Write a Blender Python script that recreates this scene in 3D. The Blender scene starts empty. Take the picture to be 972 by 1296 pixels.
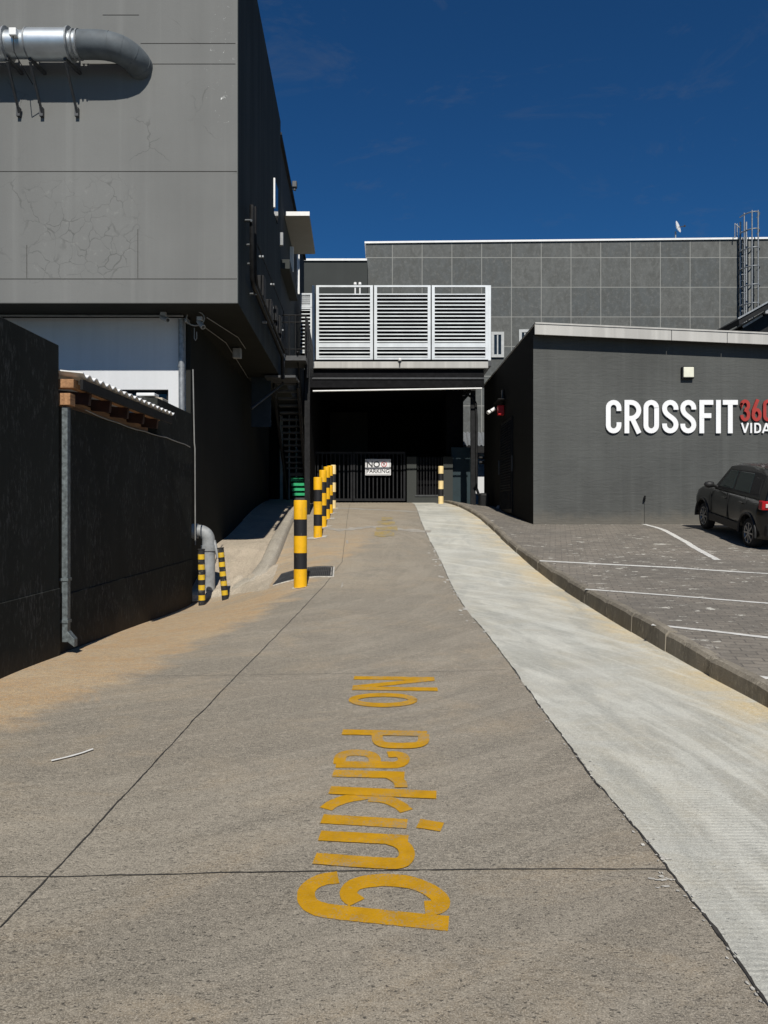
import bpy, bmesh, math, random
from mathutils import Vector, Matrix, noise
R_ = random.Random(7)
scn = bpy.context.scene
COL = scn.collection
ZC = 1.6; F = 970.0; PX0 = 486.0; PY0 = 640.0
def cx(px, Y): return (px-PX0)/F*Y
def cz(py, Y): return ZC+(PY0-py)/F*Y
def at(px, py, Y): return Vector((cx(px, Y), Y, cz(py, Y)))

# ---------------------------------------------------------------- profiles
def curve(tab):
    xs = [a for a, b in tab]; ys = [b for a, b in tab]; n = len(xs)
    d = [(ys[i+1]-ys[i])/(xs[i+1]-xs[i]) for i in range(n-1)]
    m = [d[0]]+[0 if d[i-1]*d[i] <= 0 else 2*d[i-1]*d[i]/(d[i-1]+d[i]) for i in range(1, n-1)]+[d[-1]]
    def f(x):
        if x <= xs[0]: return ys[0]
        if x >= xs[-1]: return ys[-1]
        i = 0
        while xs[i+1] < x: i += 1
        h = xs[i+1]-xs[i]; t = (x-xs[i])/h
        return ((2*t**3-3*t*t+1)*ys[i]+(t**3-2*t*t+t)*h*m[i]+(-2*t**3+3*t*t)*ys[i+1]+(t**3-t*t)*h*m[i+1])
    return f
RD = curve([(-10,1.62),(0,1.6),(3,1.6),(5.77,1.53),(8,1.44),(10.5,1.33),(12,1.25),(13,1.15),(17.1,.705),(20,.36),(23,.12),(26,-.04),(28.5,-.11),(40,-.2)])
LD = curve([(-10,1.46),(6.6,1.48),(8,1.525),(10,1.6),(13,1.70),(14.5,1.50),(16.5,.98),(18,.85),(20,.6),(23,.2),(26,-.04),(28.5,-.11),(40,-.2)])
SD = curve([(-10,1.5),(0,1.47),(5.77,1.38),(8,1.24),(12,1.06),(13.2,.95),(15.3,.81),(17.9,.535),(19.3,.47),(22,.32),(26,.03),(28.5,-.04),(40,-.1)])
def sm(t): t = min(1, max(0, t)); return t*t*(3-2*t)
def groad(X, Y):
    t = sm((-1.0-X)/2.3)
    return ZC-(RD(Y)*(1-t)+LD(Y)*t)
kerbX = curve([(-10,3.1),(5.78,2.90),(7.2,2.81),(9.6,2.74),(11.4,2.71),(13.6,2.62),(16.8,2.58),(20.9,2.48),(24.5,2.36),(28.5,2.22),(40,2.2)])
def glot(X, Y):
    k = kerbX(Y)
    a = ZC-SD(Y); b = max(a, groad(k, Y)+.09)
    t = sm((X-k)/1.2)
    return b*(1-t)+a*t
def G(X, Y): return glot(X, Y) if X > kerbX(Y) else groad(X, Y)
def proj(px, py, fn=groad):
    lo, hi = 1.2, 34.0; prev = None; Y = lo
    while Y < hi:
        z = cz(py, Y)-fn(cx(px, Y), Y)
        if z <= 0:
            a, b = Y-.05, Y
            for _ in range(20):
                m = (a+b)/2
                if cz(py, m)-fn(cx(px, m), m) > 0: a = m
                else: b = m
            Y = (a+b)/2; break
        Y += .05
    X = cx(px, Y)
    return Vector((X, Y, fn(X, Y)))

# ---------------------------------------------------------------- mesh builder
class MB:
    def __init__(s): s.v = []; s.f = []; s.sm = []
    def add(s, vs, fs, smooth=False):
        o = len(s.v); s.v += [Vector(a) for a in vs]
        for f in fs: s.f.append([o+i for i in f]); s.sm.append(smooth)
        return s
    def box(s, x0, x1, y0, y1, z0, z1):
        return s.add([(x0,y0,z0),(x1,y0,z0),(x1,y1,z0),(x0,y1,z0),(x0,y0,z1),(x1,y0,z1),(x1,y1,z1),(x0,y1,z1)],
            [(0,3,2,1),(4,5,6,7),(0,1,5,4),(1,2,6,5),(2,3,7,6),(3,0,4,7)])
    def prism(s, pts, vec):
        vec = Vector(vec); n = len(pts); pts = [Vector(p) for p in pts]
        return s.add(pts+[p+vec for p in pts], [list(range(n))[::-1], list(range(n, 2*n))]+[(i, (i+1) % n, n+(i+1) % n, n+i) for i in range(n)])
    def foot(s, pts, z0, z1): return s.prism([(x, y, z0) for x, y in pts], (0, 0, z1-z0))
    def beam(s, a, b, w, h, up=(0,0,1)):
        a = Vector(a); b = Vector(b); d = (b-a).normalized(); up = Vector(up)
        if abs(d.dot(up)) > .98: up = Vector((0,1,0))
        sd = d.cross(up).normalized(); u = sd.cross(d)
        p = [a+sd*x*w/2+u*y*h/2 for x, y in ((-1,-1),(1,-1),(1,1),(-1,1))]
        return s.prism(p, b-a)
    def tube(s, path, r, n=12, smooth=True):
        path = [Vector(p) for p in path]; m = len(path)
        rs = r if isinstance(r, (list, tuple)) else [r]*m
        d0 = (path[1]-path[0]).normalized()
        u = d0.orthogonal().normalized(); vs = []
        for i, p in enumerate(path):
            if i == 0: d = d0
            elif i == m-1: d = (path[i]-path[i-1]).normalized()
            else: d = ((path[i+1]-p).normalized()+(p-path[i-1]).normalized()).normalized()
            u = (u-d*u.dot(d)).normalized(); w = d.cross(u)
            for k in range(n):
                a = 2*math.pi*k/n; vs.append(p+(u*math.cos(a)+w*math.sin(a))*rs[i])
        o = len(s.v); s.add(vs, [(i*n+k, i*n+(k+1) % n, (i+1)*n+(k+1) % n, (i+1)*n+k) for i in range(m-1) for k in range(n)], smooth)
        s.add(vs[:n], [list(range(n))[::-1]]); s.add(vs[-n:], [list(range(n))])
        return s
    def disc(s, c, nrm, r, t, n=24):
        c = Vector(c); nrm = Vector(nrm).normalized(); return s.tube([c, c+nrm*t], r, n, True)
    def ribbon(s, path, w, zf=None, wy=None, lift=.004, dens=.03, jit=0.0):
        """flat paint ribbon laid on the ground; w half width across X, wy half width across Y"""
        wy = wy or w; P = [Vector((p[0], p[1])) for p in path]; Q = []
        for a, b in zip(P, P[1:]):
            k = max(1, int((b-a).length/dens))
            for i in range(k): Q.append(a.lerp(b, i/k))
        Q.append(P[-1]); vs = []
        for i, p in enumerate(Q):
            d = (Q[min(i+1, len(Q)-1)]-Q[max(i-1, 0)]).normalized()
            n = Vector((-d.y*w, d.x*wy))
            for sgn in (-1, -.33, .33, 1):
                j = 1+(R_.uniform(-jit, jit) if abs(sgn) == 1 else 0)
                q = p+n*sgn*j; vs.append((q.x, q.y, zf(q.x, q.y)+lift))
        return s.add(vs, [(4*i+k, 4*i+k+1, 4*i+k+5, 4*i+k+4) for i in range(len(Q)-1) for k in range(3)])
    def build(s, name, mat, parent=None, bevel=0, recalc=True, loc=None, rot=None, seg=2):
        me = bpy.data.meshes.new(name)
        if parent is not None and loc is None:
            off = Vector(parent['_o']) if '_o' in parent else Vector((0,0,0)); base = Vector((0,0,0))
        elif loc is None:
            xs = [p.x for p in s.v]; ys = [p.y for p in s.v]; zs = [p.z for p in s.v]
            off = Vector(((min(xs)+max(xs))/2, (min(ys)+max(ys))/2, min(zs))); base = off
        else: off = Vector((0,0,0)); base = Vector(loc)
        me.from_pydata([p-off for p in s.v], [], s.f)
        bm = bmesh.new(); bm.from_mesh(me)
        for f, q in zip(bm.faces, s.sm): f.smooth = q
        if recalc: bmesh.ops.recalc_face_normals(bm, faces=bm.faces)
        if bevel:
            es = [e for e in bm.edges if len(e.link_faces) == 2 and e.calc_face_angle(0) > .5]
            bmesh.ops.bevel(bm, geom=es, offset=bevel, segments=seg, affect='EDGES', profile=.5, clamp_overlap=True)
        bm.to_mesh(me); bm.free()
        me.materials.append(mat)
        o = bpy.data.objects.new(name, me); COL.objects.link(o); o.location = base
        if rot: o.rotation_euler = rot
        if parent is not None: o.parent = parent; o['_o'] = tuple(off)
        else: o['_o'] = tuple(off)
        return o
def tag(o, label=None, cat=None, group=None, kind=None):
    if label: o['label'] = label
    if cat: o['category'] = cat
    if group: o['group'] = group
    if kind: o['kind'] = kind
    return o
def thing(name, label, cat, loc, group=None):
    o = bpy.data.objects.new(name, None); COL.objects.link(o); o.location = loc; o.empty_display_size = .2
    o['_o'] = tuple(loc)
    return tag(o, label, cat, group)
def lthing(name, label, cat, loc=(0,0,0), group=None):   # local-space thing (copies possible)
    o = thing(name, label, cat, loc, group); o['_o'] = (0.0,0.0,0.0); return o
def copy_tree(o, parent=None):
    c = o.copy(); COL.objects.link(c); c.parent = parent
    for ch in [x for x in list(COL.objects) if x.parent == o]: copy_tree(ch, c)
    return c

# ---------------------------------------------------------------- materials
def newmat(name):
    m = bpy.data.materials.new(name); m.use_nodes = True; nt = m.node_tree
    b = nt.nodes['Principled BSDF']; return m, nt, b
class N:
    def __init__(s, nt): s.nt = nt; s.n = nt.nodes; s.l = nt.links; s.pos = None
    def P(s):
        if not s.pos: s.pos = s.n.new('ShaderNodeNewGeometry').outputs['Position']
        return s.pos
    def map(s, scale=(1,1,1), loc=(0,0,0), rot=(0,0,0), src=None):
        m = s.n.new('ShaderNodeMapping'); m.inputs['Scale'].default_value = scale; m.inputs['Location'].default_value = loc
        m.inputs['Rotation'].default_value = rot
        s.l.new(src or s.P(), m.inputs['Vector']); return m.outputs[0]
    def noise(s, scale, det=4, rough=.55, vec=None, dist=0):
        t = s.n.new('ShaderNodeTexNoise'); t.inputs['Scale'].default_value = scale; t.inputs['Detail'].default_value = det
        t.inputs['Roughness'].default_value = rough; t.inputs['Distortion'].default_value = dist
        s.l.new(vec or s.P(), t.inputs['Vector']); return t.outputs['Fac']
    def vor(s, scale, vec=None, feature='DISTANCE_TO_EDGE', out='Distance', rnd=1):
        t = s.n.new('ShaderNodeTexVoronoi'); t.feature = feature; t.inputs['Scale'].default_value = scale; t.inputs['Randomness'].default_value = rnd
        s.l.new(vec or s.P(), t.inputs['Vector']); return t.outputs[out]
    def rng(s, f, a, b, c=0.0, d=1.0, smooth=False):
        t = s.n.new('ShaderNodeMapRange'); t.inputs[1].default_value = a; t.inputs[2].default_value = b
        t.inputs[3].default_value = c; t.inputs[4].default_value = d
        if smooth: t.interpolation_type = 'SMOOTHSTEP'
        s.l.new(f, t.inputs[0]); return t.outputs[0]
    def math(s, op, a, b=None, c=None):
        t = s.n.new('ShaderNodeMath'); t.operation = op
        for i, x in enumerate((a, b, c)):
            if x is None: continue
            if isinstance(x, (int, float)): t.inputs[i].default_value = x
            else: s.l.new(x, t.inputs[i])
        return t.outputs[0]
    def mix(s, f, a, b, mode='MIX'):
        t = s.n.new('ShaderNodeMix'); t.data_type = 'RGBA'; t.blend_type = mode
        for i, x in ((0, f), (6, a), (7, b)):
            if isinstance(x, (int, float)): t.inputs[i].default_value = x
            elif isinstance(x, tuple): t.inputs[i].default_value = x+(1,) if len(x) == 3 else x
            else: s.l.new(x, t.inputs[i])
        return t.outputs[2]
    def xyz(s, src=None):
        t = s.n.new('ShaderNodeSeparateXYZ'); s.l.new(src or s.P(), t.inputs[0]); return t.outputs
    def bump(s, bsdf, h, st=.3, dist=.01):
        t = s.n.new('ShaderNodeBump'); t.inputs['Strength'].default_value = st; t.inputs['Distance'].default_value = dist
        s.l.new(h, t.inputs['Height']); s.l.new(t.outputs[0], bsdf.inputs['Normal'])
def c3(c): return tuple(c)
def simple(name, col, rough=.6, metal=0, var=.12, scale=6, bump=.15, bdist=.004, spec=.5, obj=False):
    m, nt, b = newmat(name); q = N(nt)
    if obj:
        q.pos = q.n.new('ShaderNodeTexCoord').outputs['Object']
    f = q.noise(scale, 5, .6)
    a = tuple(c*(1-var*1.6) for c in col); d = tuple(min(1, c*(1+var*1.6)) for c in col)
    q.l.new(q.mix(q.rng(f, .3, .7), a, d), b.inputs['Base Color'])
    b.inputs['Roughness'].default_value = rough; b.inputs['Metallic'].default_value = metal
    b.inputs['Specular IOR Level'].default_value = spec
    if bump: q.bump(b, q.noise(scale*6, 4), bump, bdist)
    return m
def plaster(name, col, var=.1, streak=.12, bump=.25, scuff=None, rough=.85, spec=.3, brick=False, warm=None, dirt=None):
    m, nt, b = newmat(name); q = N(nt)
    c = q.mix(q.rng(q.noise(.55, 5, .6), .3, .7), tuple(x*(1-var) for x in col), tuple(x*(1+var) for x in col))
    st = q.noise(1.0, 5, .6, q.map((2.2, 2.2, .12)))
    c = q.mix(q.rng(st, .42, .65, 0, streak*3.5), c, tuple(x*.72 for x in col))
    st2 = q.noise(1.0, 4, .6, q.map((5.2, 5.2, .1), (3,1,7)))
    c = q.mix(q.rng(st2, .5, .7, 0, streak*2.5), c, tuple(min(1, x*1.3) for x in col))
    c = q.mix(q.rng(q.noise(26, 4, .7), .35, .7, 0, .22), c, tuple(x*.8 for x in col))
    if scuff:
        s1 = q.noise(2.3, 6, .75, q.map((1, 1, .7)), 1.0); s2 = q.noise(13, 5, .7, q.map((2.4, 2.4, .8)), .4)
        f = q.math('MULTIPLY', q.rng(s1, .46, .58), q.rng(s2, .5, .62))
        c = q.mix(q.math('MULTIPLY', f, .7), c, scuff)
    if dirt:
        zz = q.math('SUBTRACT', q.xyz()[2], q.math('MULTIPLY', q.noise(2.2, 6, .75), .55))
        c = q.mix(q.math('MULTIPLY', q.rng(zz, dirt[0]-.28, dirt[0]+.12, 1, 0, True), .6), c, dirt[1])
    q.l.new(c, b.inputs['Base Color']); b.inputs['Roughness'].default_value = rough; b.inputs['Specular IOR Level'].default_value = spec
    if brick:
        bt = q.n.new('ShaderNodeTexBrick'); bt.inputs['Scale'].default_value = 1
        q.l.new(q.map((1, 1, 1), rot=(math.radians(-90), 0, 0)), bt.inputs['Vector'])
        bt.inputs['Brick Width'].default_value = .24; bt.inputs['Row Height'].default_value = .085; bt.inputs['Mortar Size'].default_value = .012
        bt.inputs['Mortar Smooth'].default_value = 1; bt.inputs['Color1'].default_value = (1,1,1,1); bt.inputs['Color2'].default_value = (.8,.8,.8,1); bt.inputs['Mortar'].default_value = (.25,.25,.25,1)
        w = q.noise(1, 4, .55, q.map((2.2, 2.2, 7.5), (0,0,0)), 1.2)
        h = q.math('ADD', q.math('MULTIPLY', bt.outputs['Color'], .25), q.math('MULTIPLY', w, 2.2))
        q.bump(b, h, .45, .014)
    else:
        h = q.math('ADD', q.noise(60, 3), q.math('MULTIPLY', q.noise(3, 4), 2.0)); q.bump(b, h, bump, .006)
    return m

# concrete of the drive
def concrete(name, col, orange=True, groove=False, light=False):
    m, nt, b = newmat(name); q = N(nt); P = q.P(); x, y, z = q.xyz()[0:3]
    dk = tuple(v*.74 for v in col); lt = tuple(min(1, v*1.2) for v in col)
    c = q.mix(q.rng(q.noise(.5, 6, .62, q.map((1, .7, 0)), .6), .38, .62), dk, lt)
    c = q.mix(q.rng(q.noise(2.6, 6, .7, q.map((1, 1.3, 0)), .4), .35, .75, 0, .5), c, tuple(v*.83 for v in (col[0]*1.05, col[1]*.97, col[2]*.9)))
    # sweeping tyre arcs
    a = q.noise(1, 4, .6, q.map((3.0, .35, 0), rot=(0, 0, .35)), .5)
    c = q.mix(q.rng(a, .5, .64, 0, .42), c, tuple(v*.6 for v in col))
    a = q.noise(1, 5, .65, q.map((.7, 3.2, 0), (5,2,0), (0,0,-.2)), .7)
    c = q.mix(q.rng(a, .5, .66, 0, .5), c, lt)
    if orange:
        br = q.math('MULTIPLY', q.rng(x, .35, 1.5, 0, 1, True), q.rng(q.noise(.8, 6, .7, q.map((1,1,1),(3,3,3)), .6), .36, .56)); c = q.mix(q.math('MULTIPLY', br, .65), c, (.20, .168, .13))
        br = q.rng(q.noise(.7, 6, .7, q.map((.6,1.2,1),(13,3,3)), 1.2), .43, .54, 0, .8); c = q.mix(br, c, (.205, .178, .140))
        br = q.rng(q.noise(1.1, 6, .7, q.map((.8,1.2,1),(23,3,3)), .8), .5, .6, 0, .6); c = q.mix(br, c, (.38, .30, .20))
        g = q.math('MULTIPLY', q.rng(q.noise(.9, 5, .65, None, .6), .5, .7), q.rng(y, 13, 17, 0, .5))
        c = q.mix(g, c, (.33, .25, .16))
    else:
        kx = q.rng(q.math('SUBTRACT', x, q.rng(y, 5, 20, 2.9, 2.52)), -.8, -.02, 0, 1, True)
        f = q.math('MULTIPLY', kx, q.rng(q.noise(1.6, 5, .65, q.map((.8, 1.2, 0)), .6), .32, .54))
        c = q.mix(f, c, (.62, .47, .23))
        br = q.rng(q.noise(.8, 6, .7, q.map((.8,1.4,1),(13,8,3)), .8), .46, .62, 0, .55); c = q.mix(br, c, (.45, .40, .29))
        f = q.math('MULTIPLY', q.rng(q.noise(1.0, 5, .6, q.map((2.6, .7, 0), (2,9,0), (0,0,.15)), .5), .5, .62), .55)
        c = q.mix(f, c, tuple(v*.55 for v in col))
    # tyre marks swept round the bend
    cxn, cyn = (-7.5, 15.0) if not light else (-9, 3)
    dx = q.math('SUBTRACT', x, cxn); dy = q.math('SUBTRACT', y, cyn)
    dd = q.math('SQRT', q.math('ADD', q.math('MULTIPLY', dx, dx), q.math('MULTIPLY', dy, dy))); an = q.math('ARCTAN2', dy, dx)
    def ring(fr, fa, o):
        cb = q.n.new('ShaderNodeCombineXYZ'); q.l.new(q.math('MULTIPLY', dd, fr), cb.inputs[0]); q.l.new(q.math('MULTIPLY', an, fa), cb.inputs[1]); cb.inputs[2].default_value = o
        return q.noise(1, 4, .6, cb.outputs[0], .9)
    k_ = .55 if light else 1
    c = q.mix(q.rng(ring(1.3, 3.2, 1), .45, .58, 0, .5*k_), c, tuple(v*.58 for v in (col[0]*.96, col[1], col[2]*1.03)))
    c = q.mix(q.rng(ring(5.5, 5.0, 4), .52, .62, 0, .35*k_), c, tuple(v*.55 for v in col))
    c = q.mix(q.rng(ring(3.3, 6.0, 7), .51, .61, 0, .42), c, tuple(min(1, v*1.35) for v in col))
    c = q.mix(q.rng(ring(16, 9, 9), .52, .66, 0, .2), c, tuple(v*1.4 for v in col))
    if orange:
        # ochre soil washed along the left wall and below the raised pad
        xb = q.math('SUBTRACT', x, q.math('MULTIPLY_ADD', y, .19, -3.62))
        nz = q.noise(1.5, 6, .72, q.map((.8, 1.3, 0), (4,4,0)), .8)
        xb = q.math('ADD', xb, q.math('MULTIPLY', nz, 1.6))
        f = q.math('MULTIPLY', q.rng(xb, .65, 1.15, 1, 0, True), q.rng(y, 3.6, 5.6, 0, 1, True))
        f = q.math('MULTIPLY', f, q.rng(y, 15, 20, 1, .15, True))
        tone = q.mix(q.rng(q.noise(2.4, 6, .75, q.map((.6, 1.6, 0), (1,9,0)), .6), .4, .6), (.60, .35, .13), (.62, .44, .24))
        c = q.mix(q.math('MULTIPLY', f, .92), c, tone)
        f2 = q.math('MULTIPLY', q.rng(y, 10.5, 12.8, 0, 1, True), q.rng(x, -.6, 1.2, .8, 0, True))
        c = q.mix(q.math('MULTIPLY', f2, q.rng(q.noise(1.1, 5, .7, q.map((.6, 1.8, 0), (7,7,0)), .6), .4, .58)), c, (.40, .33, .235))
    # aggregate, pits, specks
    sp = q.noise(95, 5, .85); c = q.mix(q.rng(sp, .42, .58, 0, .6 if not light else .3), c, tuple(v*.42 for v in col))
    mo = q.noise(14, 6, .8, q.map((1, 1.5, 1), (2,2,2)), .5); c = q.mix(q.rng(mo, .44, .62, 0, .46 if not light else .2), c, tuple(v*.6 for v in col))
    mo2 = q.noise(24, 6, .8, q.map((1, 1.6, 1), (8,1,2)), .3); c = q.mix(q.rng(mo2, .5, .64, 0, .5 if not light else .25), c, tuple(min(1, v*1.45) for v in col))
    sp3 = q.noise(150, 3, .8, q.map((1, 1, 1), (5,5,5))); c = q.mix(q.rng(sp3, .5, .58, 0, .5 if not light else .25), c, tuple(min(1, v*1.95) for v in col))
    v = q.math('SUBTRACT', q.vor(30, feature='F1'), q.math('MULTIPLY', q.noise(21, 2, .6), .42)); pits = q.math('MULTIPLY', q.rng(v, -.05, .01, 1, 0), q.rng(q.noise(3.2, 4, .7), .44, .55))
    c = q.mix(q.math('MULTIPLY', pits, .15 if not light else .1), c, (.05, .047, .042))
    v2 = q.vor(11, q.map((1, 1.7, 1), (3,1,0), (0,0,.4)), 'F1'); v2 = q.math('SUBTRACT', v2, q.math('MULTIPLY', q.noise(33, 3, .7), .3)); pit2 = q.math('MULTIPLY', q.rng(v2, -.07, -.03, 1, 0), q.rng(q.noise(1.6, 5, .7, q.map((1,1,1),(7,0,0))), .52, .6))
    c = q.mix(q.math('MULTIPLY', pit2, .12 if not light else .1), c, (.045, .042, .038))
    fl = q.noise(30, 3, .7, q.map((1.6, 3.0, 1), (9,2,0), (0,0,.3)), .6)
    near = q.rng(y, 2.5, 6.5, 1, .25)
    c = q.mix(q.math('MULTIPLY', q.math('MULTIPLY', q.rng(fl, .595, .63), near), .85 if not light else .15), c, (.05, .046, .04))
    fl = q.noise(12, 4, .75, q.map((1.3, 3.4, 1), (1,2,0), (0,0,.2)), .8)
    c = q.mix(q.math('MULTIPLY', q.math('MULTIPLY', q.rng(fl, .635, .66), near), .8 if not light else .2), c, (.06, .055, .048))
    q.l.new(c, b.inputs['Base Color']); b.inputs['Roughness'].default_value = .88; b.inputs['Specular IOR Level'].default_value = .3
    h = q.math('ADD', q.math('MULTIPLY', sp, 1.0), q.math('MULTIPLY', pits, -1.5))
    h = q.math('ADD', h, q.math('MULTIPLY', q.noise(9, 4), .8))
    if groove:
        w = q.n.new('ShaderNodeTexWave'); w.bands_direction = 'Y'; w.inputs['Scale'].default_value = 9.5; w.inputs['Distortion'].default_value = 3.5; w.inputs['Detail'].default_value = 3
        q.l.new(P, w.inputs['Vector'])
        gm = q.math('MULTIPLY', w.outputs['Fac'], q.rng(q.noise(.8, 5, .7, q.map((1,1,1),(1,6,0))), .4, .55, .05, 1)); gm = q.math('MULTIPLY', gm, q.rng(y, 2.2, 4.6, 1.3, .15))
        h = q.math('ADD', h, q.math('MULTIPLY', gm, .9))
    q.bump(b, h, .5, .006)
    return m
M = {}
M['road'] = concrete('worn_concrete', (.300, .268, .215))
M['strip'] = concrete('pale_concrete', (.53, .525, .465), orange=False, groove=True, light=True)
M['pad'] = concrete('pad_concrete', (.43, .365, .28), orange=False)
M['kerbm'] = plaster('kerb_stone', (.215, .19, .15), .4, .25, .9, scuff=(.42,.38,.3))
M['soil'] = simple('dark_soil', (.05,.047,.042), .95, var=.3, scale=3)
M['mortar'] = concrete('rough_mortar', (.445, .385, .30), orange=False)
M['joint'] = simple('joint_dark', (.035, .032, .028), .9, var=.3, scale=30)
M['chip'] = simple('cement_chip', (.48, .46, .41), .9, var=.3, scale=30, bump=.4)
M['grey'] = None
M['black_wall'] = plaster('charcoal_wall_paint', (.030, .0315, .028), .15, .12, .25, scuff=(.085,.085,.08), spec=.04, dirt=(.0, (.075,.058,.04)))
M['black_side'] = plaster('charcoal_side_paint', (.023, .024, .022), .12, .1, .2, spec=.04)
M['black_side2'] = plaster('charcoal_upper_paint', (.046, .053, .052), .25, .3, .2, spec=.06)  # for the upper side face; its shade is put into this darker colour
M['white_wall'] = plaster('white_wall_paint', (.62, .63, .64), .04, .06, .15)
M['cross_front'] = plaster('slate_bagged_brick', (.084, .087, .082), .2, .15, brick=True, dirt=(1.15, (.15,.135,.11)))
M['cross_side'] = plaster('slate_side', (.021, .0215, .0205), .1, .06, brick=False, spec=.05)  # darker copy of the slate front; the side's shade is in the colour
M['canopyu'] = plaster('canopy_render', (.26,.25,.22), .06,.05)
M['fascia'] = plaster('fascia_white', (.47, .46, .43), .1, .18, .1)
M['dgrey'] = plaster('dark_grey_render', (.045, .049, .046), .1, .08, .2)
M['white'] = simple('white_paint', (.78, .78, .76), .45, var=.04, bump=.03)
M['cream'] = simple('cream_lens', (.75, .74, .6), .35, var=.04, bump=0)
M['galv'] = simple('galvanised_metal', (.26, .275, .285), .55, .5, var=.2, scale=14, bump=.1)
M['steel'] = simple('bright_duct_metal', (.62, .66, .68), .42, .92, var=.07, scale=3, bump=.06)
M['pvc'] = simple('grey_plastic_pipe', (.085, .10, .11), .7, 0, var=.15, scale=5, bump=.1)
M['pvc2'] = simple('pale_grey_pipe', (.26, .27, .27), .55, 0, var=.15, scale=8)
M['bsteel'] = simple('black_steel', (.012, .0122, .0127), .55, 0, var=.3, scale=8, bump=.1, spec=.2)
M['dsteel'] = simple('dark_steel', (.05, .052, .054), .5, 0, var=.2, scale=8)
M['gsteel'] = simple('gate_steel', (.014, .0145, .016), .6, 0, var=.2, scale=8, spec=.2)
M['louvre'] = simple('white_aluminium', (.62, .65, .66), .42, .15, var=.07, scale=2.5, bump=.05)
M['dark'] = simple('dark_interior', (.010, .010, .011), .9, var=.2, bump=.1, spec=.1)  # near-black; puts the shade of recesses and under roofs into the colour
M['cable'] = simple('grey_cable', (.20, .20, .19), .6)
M['green'] = simple('green_tread_paint', (.02, .36, .14), .5, var=.1)
M['red'] = simple('red_plastic', (.48, .015, .02), .4, var=.1, bump=.03)
M['redl'] = simple('red_letter', (.36, .035, .025), .45, var=.08, bump=.03)
M['glass'] = simple('dark_glass', (.012, .018, .022), .08, 0, var=.1, bump=0)
M['win'] = simple('window_glass', (.03, .04, .05), .08, 0, var=.1, bump=0)
M['winfr'] = simple('pale_window_frame', (.42, .43, .42), .6, var=.1)
M['letter'] = simple('white_letter', (.84, .84, .83), .35, var=.02, bump=0)
M['lside'] = simple('letter_edge', (.10, .10, .10), .5)
M['teal'] = simple('dark_teal_panel', (.012, .028, .034), .5)
M['sky_refl'] = None
def grey_mat():
    m, nt, b = newmat('grey_render_wall'); q = N(nt); x, y, z = q.xyz()[0:3]; col = (.176, .178, .170)
    c = q.mix(q.rng(q.noise(.35, 5, .6), .3, .7), tuple(v*.9 for v in col), tuple(v*1.1 for v in col))
    st = q.noise(1, 5, .6, q.map((1.4, 1.4, .1))); c = q.mix(q.rng(st, .42, .62, 0, .45), c, tuple(v*.8 for v in col))
    st = q.noise(1, 4, .6, q.map((3.4, 3.4, .07), (4,4,1))); c = q.mix(q.rng(st, .52, .68, 0, .5), c, tuple(v*1.22 for v in col))
    c = q.mix(q.rng(q.noise(30, 4, .7), .35, .7, 0, .2), c, tuple(v*.8 for v in col))
    # map-cracked render patch
    def band(v, a, b_, s=.15):
        return q.math('MULTIPLY', q.rng(v, a-s, a+s, 0, 1), q.rng(v, b_-s, b_+s, 1, 0))
    mask = q.math('MULTIPLY', band(x, -6.05, -4.2), band(z, cz(352, 13), cz(225, 13), .2))
    wv = q.n.new('ShaderNodeVectorMath'); wv.operation = 'ADD'; nv = q.n.new('ShaderNodeTexNoise'); nv.inputs['Scale'].default_value = 2.2; nv.inputs['Detail'].default_value = 4
    q.l.new(q.P(), nv.inputs['Vector']); vm = q.n.new('ShaderNodeVectorMath'); vm.operation = 'SCALE'; vm.inputs['Scale'].default_value = .55
    q.l.new(nv.outputs['Color'], vm.inputs[0]); q.l.new(q.P(), wv.inputs[0]); q.l.new(vm.outputs[0], wv.inputs[1])
    cr = q.rng(q.vor(3.4, q.map((1, 0, 1), src=wv.outputs[0])), .008, .030, 1, 0)
    cr = q.math('MULTIPLY', q.math('MULTIPLY', cr, mask), q.rng(q.noise(1.6, 3, .6), .40, .56, .03, .42))
    c = q.mix(cr, c, (.05, .05, .045))
    c = q.mix(q.math('MULTIPLY', mask, q.rng(q.noise(6, 5, .7), .58, .68, 0, .3)), c, (.3, .3, .28))
    # hairline cracks elsewhere
    cr2 = q.math('MULTIPLY', q.rng(q.vor(.8, q.map((1, 0, 1.4), (3,0,1), src=wv.outputs[0])), .0, .009, 1, 0), q.rng(q.noise(.9, 3, .6, q.map((1,1,1),(9,0,2))), .56, .64, 0, .45))
    c = q.mix(cr2, c, (.06, .06, .055))
    # chipped paint near the corner
    m2 = q.math('MULTIPLY', band(x, -2.95, -2.6), band(z, 6.4+ZC, 8.6+ZC, .3))
    f = q.math('MULTIPLY', m2, q.rng(q.noise(9, 6, .8, q.map((1, 1, 1.2)), .8), .635, .655))
    c = q.mix(f, c, (.75, .75, .73))
    q.l.new(c, b.inputs['Base Color']); b.inputs['Roughness'].default_value = .9; b.inputs['Specular IOR Level'].default_value = .25
    h = q.math('ADD', q.noise(50, 3), q.math('MULTIPLY', q.noise(2, 4), 3.0)); h = q.math('ADD', h, q.math('MULTIPLY', cr, -3)); q.bump(b, h, .25, .006)
    return m
M['grey'] = grey_mat()
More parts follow.
